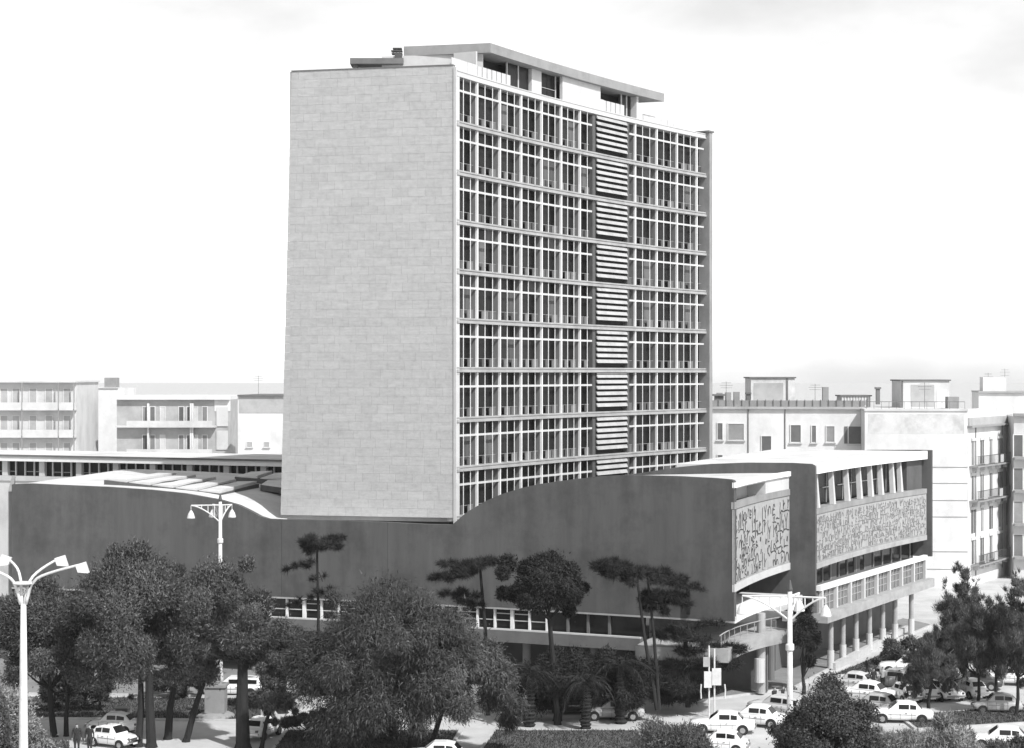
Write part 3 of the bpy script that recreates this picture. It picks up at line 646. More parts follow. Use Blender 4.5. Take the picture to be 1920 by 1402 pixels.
for zf, bal, ba, bb in flo:
    for i in range(5):
        t = .1+.19*i; h = .036 if (i+int(zf)) % 2 else .026
        p = add(MB().band(cQ, t-h, t+h, zf+.1, zf+2.5, -.02, .04), 'window', 'shutter'); add(MB().band(cQ, t-h-.015, t+h+.015, zf+2.51, zf+2.8, -.02, .14), 'lintel', 'plaster_pale', p); add(MB().band(cQ, t-.002, t+.002, zf+.1, zf+2.5, .041, .06), 'frame', 'plaster_pale', p)
    if bal:
        bl = add(MB().band(cQ, ba, bb, zf-.15, zf, .0, .95), 'balcony', 'concrete'); q = MB()
        for i in range(46): t = ba+(bb-ba)*(i+.5)/46; q.band(cQ, t-.0016, t+.0016, zf+.001, zf+.95, .88, .91)
        q.band(cQ, ba, bb, zf+.95, zf+1.0, .86, .93); add(q, 'railing', 'dark_metal', bl)
        for i in range(6): t = ba+(bb-ba)*(i+.5)/6; add(MB().band(cQ, t-.01, t+.01, zf-.6, zf-.151, .0, .5), 'bracket', 'plaster_pale', bl)
        for i in range(3):
            t = ba+(bb-ba)*random.uniform(.1, .85); add(MB().band(cQ, t, t+.07, zf+.1, zf+.9, .915, .94), 'cloth', 'plaster_grey', bl)
for t in (.15, .72): p = cQ.pos(t)+cQ.nrm(t)*.06; add(MB().tube([(*p, 16.2), (*p, 1)], .05), 'drainpipe', 'concrete_dark')
cZ = Curve(P2(1901, 199.5), P2(2010, 199)); rt, add = bld('corner_apartments', 'pale apartment front cut off by the right edge of the picture', cZ, 12, 17.2, 'plaster_pale')
for zf in (13, 9.5, 6, 2.5):
    add(MB().band(cZ, -.01, 1, zf-.35, zf-.1, 0, .8), 'balcony', 'concrete')
    for px in (1909, 1935, 1960, 1985): win(add, cZ, px, .9, zf, zf+2.2)
add(MB().band(cZ, -.01, 1, 17.2, 17.5, 0, .5), 'cornice', 'concrete')
cF = Curve(P2(1835, 260), P2(2010, 258)); rt, add = bld('distant_flats', 'faint white flats on the skyline above the right-hand apartments', cF, 12, zof(735, 260), 'plaster_white')
add(MB().band(cF, -.005, 1, zof(735, 260), zof(732, 260), -12, .3), 'roof', 'plaster_grey'); add(MB().band(cF, .05, .3, zof(732, 260), zof(706, 260), -6, -.5), 'stair_hut', 'plaster_white')
for t in (.12, .3, .64, .9): aerial(add, cF, t, zof(735, 260), random.uniform(2, 3.4))
# left: pale blocks behind the rear wing
cL1 = Curve(P2(-150, 262), P2(143, 262)); rt, add = bld('pale_flats', 'pale flats with long balcony slabs at the far left edge', cL1, 14, zof(716, 262), 'plaster_pale')
zz = lambda py: zof(py, 262)
add(MB().band(cL1, 0, 1.01, zz(716), zz(713), -14, .9), 'roof', 'plaster_pale')
for py in (768, 819, 870): add(MB().band(cL1, 0, 1.005, zz(py), zz(py)+.22, 0, 1.1), 'balcony', 'plaster_pale'); add(MB().band(cL1, 0, 1.0, zz(py)+.22, zz(py)+1.1, 1.0, 1.06), 'balcony_front', 'plaster_pale')
for px in (44, 112, 141): add(MB().band(cL1, cL1.t_px(px), cL1.t_px(px+1.6), zz(880), zz(716), .9, 1.1), 'post', 'concrete')
for py in (760, 811, 862):
    for px in (8, 30, 62, 92, 126): win(add, cL1, px, .9, zz(py), zz(py)+2.4, m='plaster_grey', sill=False)
cL0 = Curve(P2(143, 300), P2(222, 300)); rt, add = bld('blank_pale_block', 'blank white block between the two pale flats on the left', cL0, 14, zof(727, 300), 'plaster_white')
rb2 = MB(); add(MB().band(cL0, .66, .93, zof(727, 300), zof(707, 300), -3, -.2), 'roof_tank', 'concrete')
add(MB().band(cL0, 0, 1, zof(727, 300), zof(725.5, 300), -14, .2), 'coping', 'plaster_pale')
cL2 = Curve(P2(219, 270), P2(432, 270)); rt, add = bld('grey_balcony_flats', 'light grey flats with shuttered windows and balconies left of the tower', cL2, 14, zof(748, 270), 'plaster_grey')
zz = lambda py: zof(py, 270)
add(MB().band(cL2, -.01, 1.0, zz(748), zz(741), -14, .7), 'roof', 'plaster_white'); add(MB().band(cL2, .86, 1.0, zz(770), zz(748), 0, .08), 'upper_wall', 'plaster_white')
for py, rows in ((800, 0), (853, 1)):
    add(MB().band(cL2, 0, .88, zz(py), zz(py)+.25, 0, 1.2), 'balcony', 'plaster_pale'); add(MB().band(cL2, .1, .85, zz(py)+.25, zz(py)+.95, 1.1, 1.18), 'balcony_front', 'plaster_pale')
    for px in (272, 286, 305, 340, 355, 366, 384): win(add, cL2, px, .65, zz(py)+.3, zz(py)+2.9, m='shutter' if px not in (305, 366) else 'plaster_pale', sill=False)
for px in (279, 359, 362): t = cL2.t_px(px); add(MB().band(cL2, t-.008, t+.008, zz(853), zz(755), .05, .6), 'pilaster', 'plaster_white')
for py in (762, 806): t0, t1 = cL2.t_px(406), cL2.t_px(428); add(MB().band(cL2, t0, t1, zz(py+36), zz(py), .081, .15), 'loggia', 'plaster_pale')
cL3 = Curve(P2(446, 255), P2(600, 254)); rt, add = bld('stained_block', 'white block with a grey stained top storey beside the tower', cL3, 14, zof(742, 255), 'plaster_white')
add(MB().band(cL3, .015, 1, zof(773, 255), zof(742, 255), 0, .05), 'stained_storey', 'plaster_grey'); add(MB().band(cL3, 0, 1, zof(742, 255), zof(739, 255), -14, .3), 'roof', 'concrete_dark')
for px in (468, 500): win(add, cL3, px, .7, zof(836, 255), zof(828, 255), m='plaster_grey')
for t in (.2, .62): aerial(add, cL3, t, zof(739, 255), 2.6)
cL4 = Curve(P2(-90, 176), P2(13, 174.5)); rt, add = bld('white_outbuilding', 'white outbuilding glimpsed left of the dark podium wall', cL4, 6, zof(948, 175), 'plaster_white')
win(add, cL4, 6, .7, zof(990, 175), zof(962, 175))

# ------------------------------------------------------------------ trees
def clumps(rng, c, r, n, rr, low=-.35):
    out = []
    while len(out) < n:
        v = rng.normal(size=3); v /= np.linalg.norm(v)
        if v[2] < low and rng.random() < .75: continue
        k = rng.uniform(.4, 1.2); f = (1.2-k)*.8+.45; out.append((np.array(c)+v*np.array(r)*k*.9, rr*f*rng.uniform(.55, 1.3)))
    return out
def crownmesh(name, rng, cl, nleaf, L, Wd, up, flat=1.0, spread=.7):
    rad = np.array([x[1] for x in cl]); ctr = np.array([x[0] for x in cl]); pr = rad**2/np.sum(rad**2)
    i = rng.choice(len(cl), nleaf, p=pr); v = rng.normal(size=(nleaf, 3)); v /= np.linalg.norm(v, axis=1, keepdims=True)
    k = rng.uniform(.05, 1.0, (nleaf, 1))**.6*(1+rng.exponential(.12, (nleaf, 1))); sc_ = np.array([1, 1, flat]); pos = ctr[i]+v*k*rad[i][:, None]*sc_
    og = (pos-ctr.mean(0))/(ctr.std(0)+.3); og /= np.linalg.norm(og, axis=1, keepdims=True)+1e-6; guide = v*.55+og*.8
    d = v*.45+np.array([0, 0, up])+rng.normal(0, spread, (nleaf, 3))
    return leafmesh(name, pos, d, L*rng.uniform(.6, 1.5, nleaf), Wd*rng.uniform(.6, 1.4, nleaf), rng, guide)
def tree(name, label, px, d, crown, trunks, nleaf=22000, L=.34, Wd=.11, up=.4, m='leaf', seed=0, group=None, flat=1.0, spread=.7, limbs=9, cat='tree', ncl=19, rr=None, low=-.35):
    """crown: list of (px, top_py, bottom_py, width_px, depth_m); trunks: list of (base_px, fork_px, fork_py, radius)"""
    rng = np.random.default_rng(seed+100); x0 = (px-CX)*d/F
    root = thing(name, label, cat, (x0, d, 0), group); cl = []
    for (cpx, ty, by, wpx, dep) in crown:
        zt, zb_ = zof(ty, d), zof(by, d); c = ((cpx-CX)*d/F-x0, 0, (zt+zb_)/2); r = (wpx/2*d/F, dep/2, (zt-zb_)/2)
        cl += clumps(rng, c, r, ncl, rr or min(r[0], r[2])*.44, low)
    cm = crownmesh('crown', rng, cl, int(nleaf*3.3), L*.52, Wd*.68, up, flat, spread); cm.materials.append(M[m]); link('crown', cm, root)
    tb_ = MB(); rr_ = random.Random(seed)
    for (bpx, fpx, fpy, rad) in trunks:
        b0 = Vector(((bpx-CX)*d/F-x0, rr_.uniform(-.5, .5), -.1)); f = Vector(((fpx-CX)*d/F-x0, rr_.uniform(-.4, .4), zof(fpy, d)))
        mid = b0.lerp(f, .5)+Vector((rr_.uniform(-.15, .15), 0, 0)); tb_.tube([b0, b0.lerp(mid, .15), mid, f], [rad*1.35, rad, rad*.85, rad*.65], 8)
        tg = sorted(cl, key=lambda q: (Vector(q[0])-f).length)
        for q in rr_.sample(tg[:max(limbs*2, 8)], min(limbs, len(tg))):
            e = Vector(q[0]); md = f.lerp(e, .5)+Vector((rr_.uniform(-.3, .3), rr_.uniform(-.3, .3), -.25)); tb_.tube([f, md, e], [rad*.5, rad*.3, rad*.08], 5)
    tb_.build('trunk', 'bark', root)
    return root
tree('broadleaf_tree', 'tree with feathery spiky crown on twin trunks, tallest of the left clump', 262, 110, [(250, 1036, 1250, 210, 6), (205, 1110, 1315, 190, 6)], [(262, 262, 1250, .22), (287, 280, 1240, .3)], 40000, seed=1, up=.75, group='park trees along the street')
tree('broadleaf_tree', 'tree with leaning forked trunks right of the tallest in the left clump', 345, 111.5, [(400, 1044, 1250, 200, 6), (340, 1130, 1305, 170, 5)], [(312, 330, 1262, .24), (350, 392, 1250, .2)], 38000, seed=2, up=.75, group='park trees along the street')
tree('broadleaf_tree', 'tree with one thick straight trunk at the right end of the left clump', 457, 109.5, [(440, 1078, 1290, 130, 5)], [(457, 455, 1230, .42)], 26000, seed=3, up=.5, group='park trees along the street')
tree('broadleaf_tree', 'low bushy tree right behind the far left lamp post', 110, 113, [(95, 1094, 1330, 190, 6), (40, 1108, 1290, 130, 5), (160, 1150, 1320, 130, 5)], [(104, 96, 1290, .22), (125, 130, 1295, .16)], 42000, seed=4, up=.35, group='park trees along the street')
tree('broadleaf_tree', 'pale-leaved tree filling the bottom left corner', 10, 99, [(0, 1270, 1480, 150, 4), (60, 1330, 1480, 90, 3)], [(8, 8, 1400, .16)], 14000, seed=5, m='leaf_light', up=.3, L=.3)
tree('weeping_tree', 'large dark weeping tree at the centre, tip against the podium wall', 690, 106, [(735, 1066, 1330, 250, 7), (635, 1130, 1400, 200, 6), (770, 1100, 1400, 210, 6), (700, 1230, 1420, 280, 6)], [(620, 640, 1290, .24), (658, 672, 1290, .2)], 52000, seed=6, up=-.75, L=.46, Wd=.075, m='leaf_dark', group='park trees along the street')
tree('weeping_tree', 'large weeping tree with pale drooping tips on its right side, right of centre', 800, 107.5, [(835, 1125, 1330, 180, 6), (868, 1185, 1420, 190, 6)], [(768, 790, 1310, .3), (800, 830, 1330, .18)], 40000, seed=7, up=-.7, L=.46, Wd=.075, m='leaf', group='park trees along the street')
tree('weeping_tree', 'small straggly tree between the two tree clumps on the left', 528, 121, [(535, 1165, 1300, 120, 4), (500, 1200, 1290, 70, 3)], [(530, 530, 1275, .38), (512, 505, 1275, .12)], 16000, seed=8, up=-.4, L=.4, Wd=.08, m='leaf')
tree('weeping_tree', 'thin leaning sapling beside the thick straight trunk', 505, 109.3, [(512, 1270, 1345, 70, 2.5)], [(490, 516, 1300, .13)], 4500, seed=9, up=-.3, m='leaf', ncl=24)
tree('broad_tree', 'dark flat-topped tree in front of the strip windows', 1035, 116.5, [(1000, 1036, 1158, 225, 5), (1040, 1042, 1145, 140, 5)], [(1046, 1030, 1160, .2)], 36000, seed=10, up=.5, m='leaf_cedar', L=.3, Wd=.12, low=-.8)
# cedars with flat tiers: each tier given as flat clump runs
def cedar(label, px, d, tiers, trunks, nleaf, seed):
    rng = np.random.default_rng(seed); x0 = (px-CX)*d/F; root = thing('cedar_tree', label, 'tree', (x0, d, 0)); cl = []; t_ = MB()
    for (pa, ya, pb_, yb, th, n) in tiers:
        n = max(2, int(n*.7))
        for i in range(n):
            s = (i+.5)/n; cl.append((np.array([((pa+(pb_-pa)*s)-CX)*d/F-x0+rng.normal(0, .1), rng.normal(0, .6), zof(ya+(yb-ya)*s, d)+rng.normal(0, .1)]), th*d/F*rng.uniform(.45, 1.15)))
        a = Vector(((pa-CX)*d/F-x0, 0, zof(ya, d)-.05)); b = Vector(((pb_-CX)*d/F-x0, 0, zof(yb, d)-.05)); t_.tube([a, b], [.03, .03], 5)
    cm = crownmesh('crown', rng, cl, int(nleaf*1.15), .36, .035, .15, .4, 1.0); cm.materials.append(M['leaf_cedar']); link('crown', cm, root)
    for pts, rad in trunks:
        P = [Vector(((x-CX)*d/F-x0, 0, zof(y, d))) for x, y in pts]; t_.tube(P, [rad*(1-.5*i/(len(P)-1)) for i in range(len(P))], 7)
    t_.build('trunk', 'bark', root); return root
cedar('spindly cedar with one flat top tier standing alone against the podium wall', 597, 124, [(556, 1012, 648, 1010, 9, 14), (566, 1022, 640, 1022, 9, 10), (570, 1030, 585, 1034, 8, 3), (530, 1067, 590, 1052, 5, 9), (585, 1085, 600, 1080, 4, 3), (598, 1070, 605, 1088, 4, 4), (583, 1105, 618, 1106, 5, 6), (545, 1130, 585, 1118, 5, 6)], [([(597, 1290), (597, 1150), (594, 1010)], .13)], 9000, 21)
cedar('cedar with long flat tiers reaching toward the carved end panel', 1212, 117.5, [(1115, 1052, 1210, 1070, 9, 16), (1112, 1068, 1200, 1075, 9, 14), (1165, 1078, 1185, 1095, 9, 4), (1200, 1066, 1262, 1080, 9, 12), (1225, 1082, 1285, 1090, 10, 12), (1260, 1095, 1322, 1101, 7, 12), (1215, 1112, 1292, 1115, 10, 14), (1205, 1128, 1290, 1124, 10, 14), (1208, 1140, 1255, 1140, 7, 8)], [([(1232, 1330), (1208, 1190), (1194, 1080)], .14), ([(1236, 1330), (1226, 1190), (1214, 1082)], .13)], 26000, 22)
cedar('low cedar boughs spreading left of the flat-topped tree', 905, 117.5, [(820, 1056, 905, 1062, 9, 14), (806, 1080, 880, 1074, 9, 12), (870, 1060, 930, 1050, 10, 10), (828, 1108, 895, 1118, 7, 12), (850, 1125, 900, 1130, 7, 8)], [([(915, 1340), (910, 1180), (900, 1062)], .16)], 15000, 23)
cedar('dark cedar boughs drooping below the podium corner', 1330, 120.5, [(1250, 1175, 1360, 1168, 10, 16), (1230, 1185, 1330, 1200, 13, 16), (1270, 1220, 1400, 1215, 15, 18), (1240, 1245, 1390, 1240, 20, 20), (1220, 1270, 1340, 1285, 22, 18), (1215, 1300, 1310, 1310, 20, 14)], [([(1290, 1325), (1285, 1200), (1280, 1170)], .18)], 42000, 24)
tree('broad_tree', 'dark shrubby tree mass under the strip windows left of the podium corner', 1120, 118, [(1140, 1205, 1338, 180, 4), (1010, 1215, 1338, 140, 4), (1070, 1215, 1335, 120, 4)], [(1100, 1104, 1290, .3), (1150, 1150, 1280, .2), (1045, 1045, 1280, .28)], 36000, seed=12, m='leaf_cedar', up=-.3, L=.4, Wd=.08)
tree('broadleaf_tree', 'dark narrow tree behind the right-hand lamp post', 1505, 128, [(1507, 1112, 1275, 62, 4)], [(1506, 1506, 1270, .15)], 14000, seed=13, m='leaf_cedar', up=.3)
tree('evergreen_oak', 'dense black-green evergreen crown in the bottom right foreground', 1552, 88, [(1550, 1258, 1520, 185, 5), (1500, 1330, 1540, 110, 4), (1600, 1310, 1530, 110, 4)], [(1550, 1550, 1480, .3)], 42000, seed=14, m='leaf_dark', up=.35, L=.2, Wd=.13, ncl=34)
tree('shrub', 'grey-leaved shrub at the bottom, left of the parked white estate car', 1250, 101, [(1250, 1335, 1480, 165, 4), (1290, 1360, 1480, 120, 3)], [(1250, 1250, 1440, .12)], 16000, seed=15, m='leaf', up=.6, L=.36, Wd=.08, cat='shrub')
tree('shrub', 'pale mottled shrub in the bottom right, under the slender trees', 1740, 101, [(1700, 1365, 1490, 190, 4), (1790, 1345, 1480, 150, 4)], [(1740, 1740, 1440, .1)], 17000, seed=16, m='leaf_light', up=.7, L=.4, Wd=.09, cat='shrub')
tree('shrub', 'low dark shrub on the verge at the very bottom right', 1890, 102, [(1880, 1385, 1490, 120, 3)], [(1890, 1890, 1450, .1)], 7000, seed=17, m='leaf', up=.5, cat='shrub')
gR = 'slender park trees at the right'
for i, (px, d, ty, by, w, top, mm, lab) in enumerate(((1745, 119, 1180, 1285, 120, 1275, 'leaf', 'slender tree with round crown, leftmost of the right-hand group'), (1803, 128, 1045, 1265, 85, 1262, 'leaf', 'slender tree with tall pointed crown, highest of the right-hand group'), (1780, 126, 1120, 1285, 70, 1275, 'leaf', 'thin tree squeezed between the round crown and the tall pointed crown'), (1834, 121, 1100, 1275, 95, 1268, 'leaf', 'slender tree third from the right edge of the picture'), (1866, 124, 1105, 1270, 85, 1262, 'leaf', 'slender tree second from the right edge of the picture'), (1908, 119, 1065, 1285, 90, 1270, 'leaf', 'dark tree cut by the right edge of the picture'))):
    tree('slender_tree', lab, px, d, [(px, ty+45, by, w, 3.5), (px-2, ty, ty+110, w*.4, 2), (px+w*.28, ty+30, ty+140, w*.3, 2), (px-w*.3, ty+40, ty+150, w*.3, 2), (px+8, ty+80, by-5, w*.95, 3)], [(px-3, px+2, top, .13)], 11000, seed=30+i, m=mm, up=1.5, L=.55, Wd=.055, group=gR, ncl=20)
tree('shrub', 'dark bush under the left tree clump, before the far street', 190, 121, [(170, 1270, 1325, 150, 3), (110, 1262, 1322, 120, 3)], [(190, 190, 1310, .1)], 14000, seed=41, m='leaf_dark', up=.3, cat='shrub')
tree('shrub', 'dark bush behind the leaning trunks, left of the stone pedestal', 345, 126, [(350, 1262, 1305, 70, 3), (300, 1258, 1300, 60, 3)], [(345, 345, 1300, .1)], 8000, seed=42, m='leaf_dark', up=.3, cat='shrub')
tree('shrub', 'low dark bush at the foot of the centre tree', 590, 112, [(590, 1330, 1385, 150, 3), (700, 1335, 1390, 120, 3)], [(590, 590, 1370, .1)], 12000, seed=43, m='leaf', up=.4, cat='shrub')
tree('shrub', 'straggly bush on the slope below the bay windows', 1700, 140, [(1690, 1190, 1250, 90, 3)], [(1690, 1690, 1240, .08)], 6000, seed=40, m='leaf', up=.5, cat='shrub', ncl=24)
# palms
def palm(label, px, d, ytop, rad, n, seed):
    r = random.Random(seed); x0 = (px-CX)*d/F; root = thing('palm_tree', label, 'palm', (x0, d, 0), 'palms under the strip windows'); zt = zof(ytop, d)
    b = MB(); k = 14
    for i in range(k):
        z0 = zt*i/k; j = r.uniform(.85, 1.1); b.lathe([(rad*j*(1.0-.2*i/k), -.02), (rad*j*(1.3-.25*i/k), zt/k*.6), (rad*j*(.9-.15*i/k), zt/k*.98)], (r.uniform(-.04, .04), 0, z0), 9)
    b.build('trunk', 'bark', root)
    mb = MB(); Lf = 2.3; seg = 9
    for i in range(seg):                    # one frond along +x, drooping, with leaflets
        s0, s1 = i/seg, (i+1)/seg; f = lambda s: Vector((Lf*s*(1-.25*s), 0, 1.1*s-2.0*s*s))
        a, c = f(s0), f(s1); mb.tube([a, c], [.03*(1.1-s0), .03*(1.1-s1)], 4, False)
        for sg in (-1, 1):
            for q in (0, .5):
                o = a.lerp(c, q); ln = .5*math.sin(math.pi*min(.95, s0+.12)); v = len(mb.v); e = o+Vector((.25, sg*ln, -.22)); mb.v += [tuple(o), tuple(o+Vector((.07, 0, 0))), tuple(e)]; mb.f.append((v, v+1, v+2))
    me = mb.mesh('frond'); me.materials.append(M['leaf_cedar'])
    for i in range(n):
        o = link('frond', me, root); o.location = (0, 0, zt-.1); o.rotation_euler = (0, r.uniform(-.75, .55), i*2.399); s = r.uniform(.8, 1.15); o.scale = (s, s, s)
palm('stout palm at the left end of the row under the strip windows', 992, 116, 1262, .34, 22, 1)
palm('palm with the tallest trunk, third in the row under the strip windows', 1163, 117, 1245, .3, 20, 2)
palm('palm with a thin trunk in the middle of the row under the strip windows', 1098, 115, 1275, .3, 20, 3)

# ------------------------------------------------------------------ street lamps
def bell_lamp(label, px, d, ztop, arms, armL, seed):
    x0 = (px-CX)*d/F; root = thing('street_lamp', label, 'street lamp', (x0, d, 0), 'white pendant street lamps')
    MB().lathe([(.24, 0), (.22, .6), (.175, 1.2), (.15, ztop*.5), (.11, ztop)], (0, 0, 0), 16).build('pole', 'lamp_paint', root, smooth=True)
    MB().lathe([(.12, 0), (.14, .1), (.05, .5), (.02, .55)], (0, 0, ztop), 12).build('finial', 'dark_metal', root)
    MB().lathe([(.17, 0), (.21, .06), (.21, .3), (.16, .36)], (0, 0, ztop-2.9), 14).build('collar', 'lamp_paint', root)
    for an, L_ in arms:
        u = Vector((math.cos(an), math.sin(an), 0)); b = MB(); za = ztop-.25
        b.tube([Vector((0, 0, za)), u*L_+Vector((0, 0, za))], .05, 6)
        low = [u*(L_*s)+Vector((0, 0, za-1.2*(1-s)**1.6)) for s in np.linspace(0, 1, 9)]; b.tube(low, .05, 6)
        for s in (.2, .42, .64): b.tube([u*(L_*s)+Vector((0, 0, za)), u*(L_*s)+Vector((0, 0, za-1.2*(1-s)**1.6))], .035, 5)
        b.build('arm', 'lamp_paint', root)
        sh = MB(); e = u*L_+Vector((0, 0, za)); sh.tube([e, e-Vector((0, 0, .35))], .025, 5); sh.lathe([(.26, -.9), (.28, -.86), (.21, -.6), (.11, -.42), (.05, -.34)], e, 14)
        sh.build('lamp_shade', 'lamp_paint', root)
bell_lamp('white pole lamp with truss arms and bell shades right of the carved panel', 1481, 92, 11.05, ((math.radians(172), 2.3), (math.radians(-20), 1.75), (math.radians(65), 1.6)), 2.2, 1)
bell_lamp('white pole lamp with bell shades standing before the left podium wall', 413, 131, 12.8, ((math.radians(190), 2.0), (math.radians(35), .9), (math.radians(130), 1.0)), 2.2, 2)
x0 = (44-CX)*96/F; fl = thing('fork_lamp', 'white street lamp with curving forked arms at the far left', 'street lamp', (x0, 96, 0)); zf = lambda py: zof(py, 96); xf = lambda px: (px-44)*96/F
MB().lathe([(.28, 0), (.25, 1), (.19, zf(1250)), (.14, zf(1131))], (0, 0, 0), 16).build('pole', 'lamp_paint', fl, smooth=True)
MB().lathe([(.5, -.05), (.55, 0), (.5, .05)], (0, 0, zf(1092)), 16).build('ring', 'lamp_paint', fl)
for pts in ([(46, 1132), (53, 1090), (72, 1068), (104, 1048)], [(48, 1132), (64, 1090), (95, 1072), (156, 1055)], [(41, 1132), (36, 1090), (26, 1066), (4, 1047)], [(39, 1132), (28, 1090), (6, 1072), (-45, 1052)]):
    k = 0 if pts[-1][0] in (104, 4) else 1; yy = (.9 if k == 0 else -.6)
    P = [Vector((xf(x), yy*i/3, zf(y))) for i, (x, y) in enumerate(pts)]; Q = []
    for i in range(len(P)-1):
        p0, p1, p2, p3 = P[max(i-1, 0)], P[i], P[i+1], P[min(i+2, len(P)-1)]
        for s in (0, .33, .66): Q.append(.5*((2*p1)+(p2-p0)*s+(2*p0-5*p1+4*p2-p3)*s*s+(3*p1-p0-3*p2+p3)*s**3))
    Q.append(P[-1]); b = MB(); b.tube(Q, [.085-.03*i/len(Q) for i in range(len(Q))], 8); b.build('arm', 'lamp_paint', fl, smooth=True)
    e = P[-1]; dr = (P[-1]-P[-2]).normalized(); hx = 1 if dr.x > 0 else -1
    MB().hexa([(e.x-.1*hx, e.y-.2, e.z-.38), (e.x+.42*hx, e.y-.22, e.z-.42), (e.x+.42*hx, e.y+.22, e.z-.42), (e.x-.1*hx, e.y+.2, e.z-.38), (e.x-.25*hx, e.y-.12, e.z-.02), (e.x+.25*hx, e.y-.14, e.z+.14), (e.x+.25*hx, e.y+.14, e.z+.14), (e.x-.25*hx, e.y+.12, e.z-.02)]).build('lamp_head', 'lamp_paint', fl)

# ------------------------------------------------------------------ cars
def loft(b, st, ring):                      # stations -> closed loft
    base = len(b.v); n = None
    for s in st:
        r = ring(*s); n = len(r); b.v += r
    for i in range(len(st)-1):
        for k in range(n):
            k2 = (k+1) % n; b.f.append((base+i*n+k, base+i*n+k2, base+(i+1)*n+k2, base+(i+1)*n+k))
    b.f.append(tuple(range(base+n-1, base-1, -1))); e = base+(len(st)-1)*n; b.f.append(tuple(range(e, e+n)))
def car_proto(kind):
    root = bpy.data.objects.new('parked_car', None); COL.objects.link(root)
    if kind == 'sedan':
        L = 4.15; st = [(-2.07, .42, .72, .62), (-2.0, .32, .80, .74), (-1.6, .26, .86, .79), (-.9, .24, .90, .80), (0, .24, .90, .80), (.7, .24, .90, .80), (1.5, .26, .86, .79), (1.95, .32, .80, .75), (2.07, .42, .70, .64)]
        gh = [(-1.35, .88, .90, .70, .66), (-.95, .88, 1.33, .72, .56), (-.5, .88, 1.41, .73, .58), (.25, .88, 1.40, .73, .58), (.85, .88, .92, .71, .66)]; wx = (-1.28, 1.28); wr = .30
    elif kind == 'small':
        L = 3.3; st = [(-1.65, .4, .66, .52), (-1.58, .32, .78, .62), (-1.2, .26, .88, .67), (-.6, .24, .92, .68), (.2, .24, .90, .68), (.9, .24, .84, .68), (1.4, .28, .76, .64), (1.6, .34, .66, .55), (1.65, .4, .6, .46)]
        gh = [(-1.3, .86, .9, .58, .52), (-.95, .88, 1.26, .6, .48), (-.4, .88, 1.38, .61, .5), (.25, .88, 1.36, .61, .5), (.7, .86, .9, .6, .54)]; wx = (-1.0, 1.02); wr = .27
    else:
        L = 4.3; st = [(-2.15, .42, .76, .66), (-2.1, .34, .86, .76), (-1.6, .28, .92, .8), (-.8, .26, .94, .81), (.2, .26, .94, .81), (.9, .26, .92, .81), (1.6, .28, .88, .8), (2.05, .34, .82, .76), (2.15, .42, .72, .66)]
        gh = [(-2.05, .9, .94, .7, .68), (-1.8, .9, 1.38, .72, .6), (-.6, .9, 1.44, .73, .6), (.35, .9, 1.42, .73, .6), (.95, .9, .94, .71, .66)]; wx = (-1.3, 1.35); wr = .31
    b = MB(); loft(b, st, lambda x, z0, z1, w: [(x, -w*.9, z0), (x, -w, z0+.12), (x, -w, (z0+z1)/2+.05), (x, -w*.96, z1-.1), (x, -w*.8, z1), (x, w*.8, z1), (x, w*.96, z1-.1), (x, w, (z0+z1)/2+.05), (x, w, z0+.12), (x, w*.9, z0)])
    o = b.build('body', 'car_white', root, smooth=True)
    g_ = MB(); loft(g_, gh, lambda x, z0, z1, w0, w1: [(x, -w0, z0), (x, -(w0*.25+w1*.75), z0+(z1-z0)*.8), (x, -w1*.85, z1), (x, w1*.85, z1), (x, w0*.25+w1*.75, z0+(z1-z0)*.8), (x, w0, z0)])
    cab = g_.build('cabin', 'car_white', root, smooth=False)
    # window glass laid just proud of the cabin faces
    for sg in (-1, 1):
        for i in (1, 2):
            a, c = gh[i], gh[i+1]
            def pt(s, f):
                v = [a[k]+(c[k]-a[k])*s for k in range(5)]; y = v[3]+((v[3]*.25+v[4]*.75)-v[3])*f; return (v[0], sg*(y+.008), v[1]+(v[2]-v[1])*.8*f)
            q = MB(); lo, hi = .06, .94; P = [pt(lo, .22), pt(hi, .22), pt(hi, .92), pt(lo, .92)]; q.hexa(P+[(x, y+sg*.012, z) for x, y, z in P]); q.build('side_window', 'glass_dark', root)
    for i in (0, len(gh)-2):
        a, c = gh[i], gh[i+1]; lowi, hii = (a, c) if i == 0 else (c, a)
        def pw(sy, f): return (lowi[0]+(hii[0]-lowi[0])*f+(-.015 if i == 0 else .015), sy*((lowi[3]*.86)*(1-f)+hii[4]*.8*f), lowi[2]+(hii[2]-lowi[2])*f+.012)
        P = [pw(-1, .1), pw(1, .1), pw(1, .9), pw(-1, .9)]; q = MB(); q.hexa(P+[(x, y, z+.012) for x, y, z in P]); q.build('windscreen' if i else 'rear_window', 'glass_dark', root)
    w_ = max(s[3] for s in st)
    for x in wx:
        for sg in (-1, 1):
            ar = MB(); k = 14; v0 = len(ar.v)
            ar.tube([(x, sg*(w_+.004), wr+.02), (x, sg*(w_-.02), wr+.02)], wr*1.2, k); ar.build('wheel_arch', 'tyre', root)
            wh = MB().tube([(x, sg*(w_+.02), wr), (x, sg*(w_-.16), wr)], wr, 18).build('wheel', 'tyre', root); MB().tube([(x, sg*(w_+.026), wr), (x, sg*(w_+.0), wr)], wr*.6, 14).build('rim', 'chrome', wh)
    for x, sg in ((st[0][0]-.04, -1), (st[-1][0]+.04, 1)): MB().box(x-.05, x+.05, -w_*.88, w_*.88, .42, .54).build('bumper', 'chrome', root)
    for x in (st[0][0]-.09, st[-1][0]+.09): MB().box(x-.012, x+.012, -.2, .2, .30, .41).build('number_plate', 'plaster_white', root)
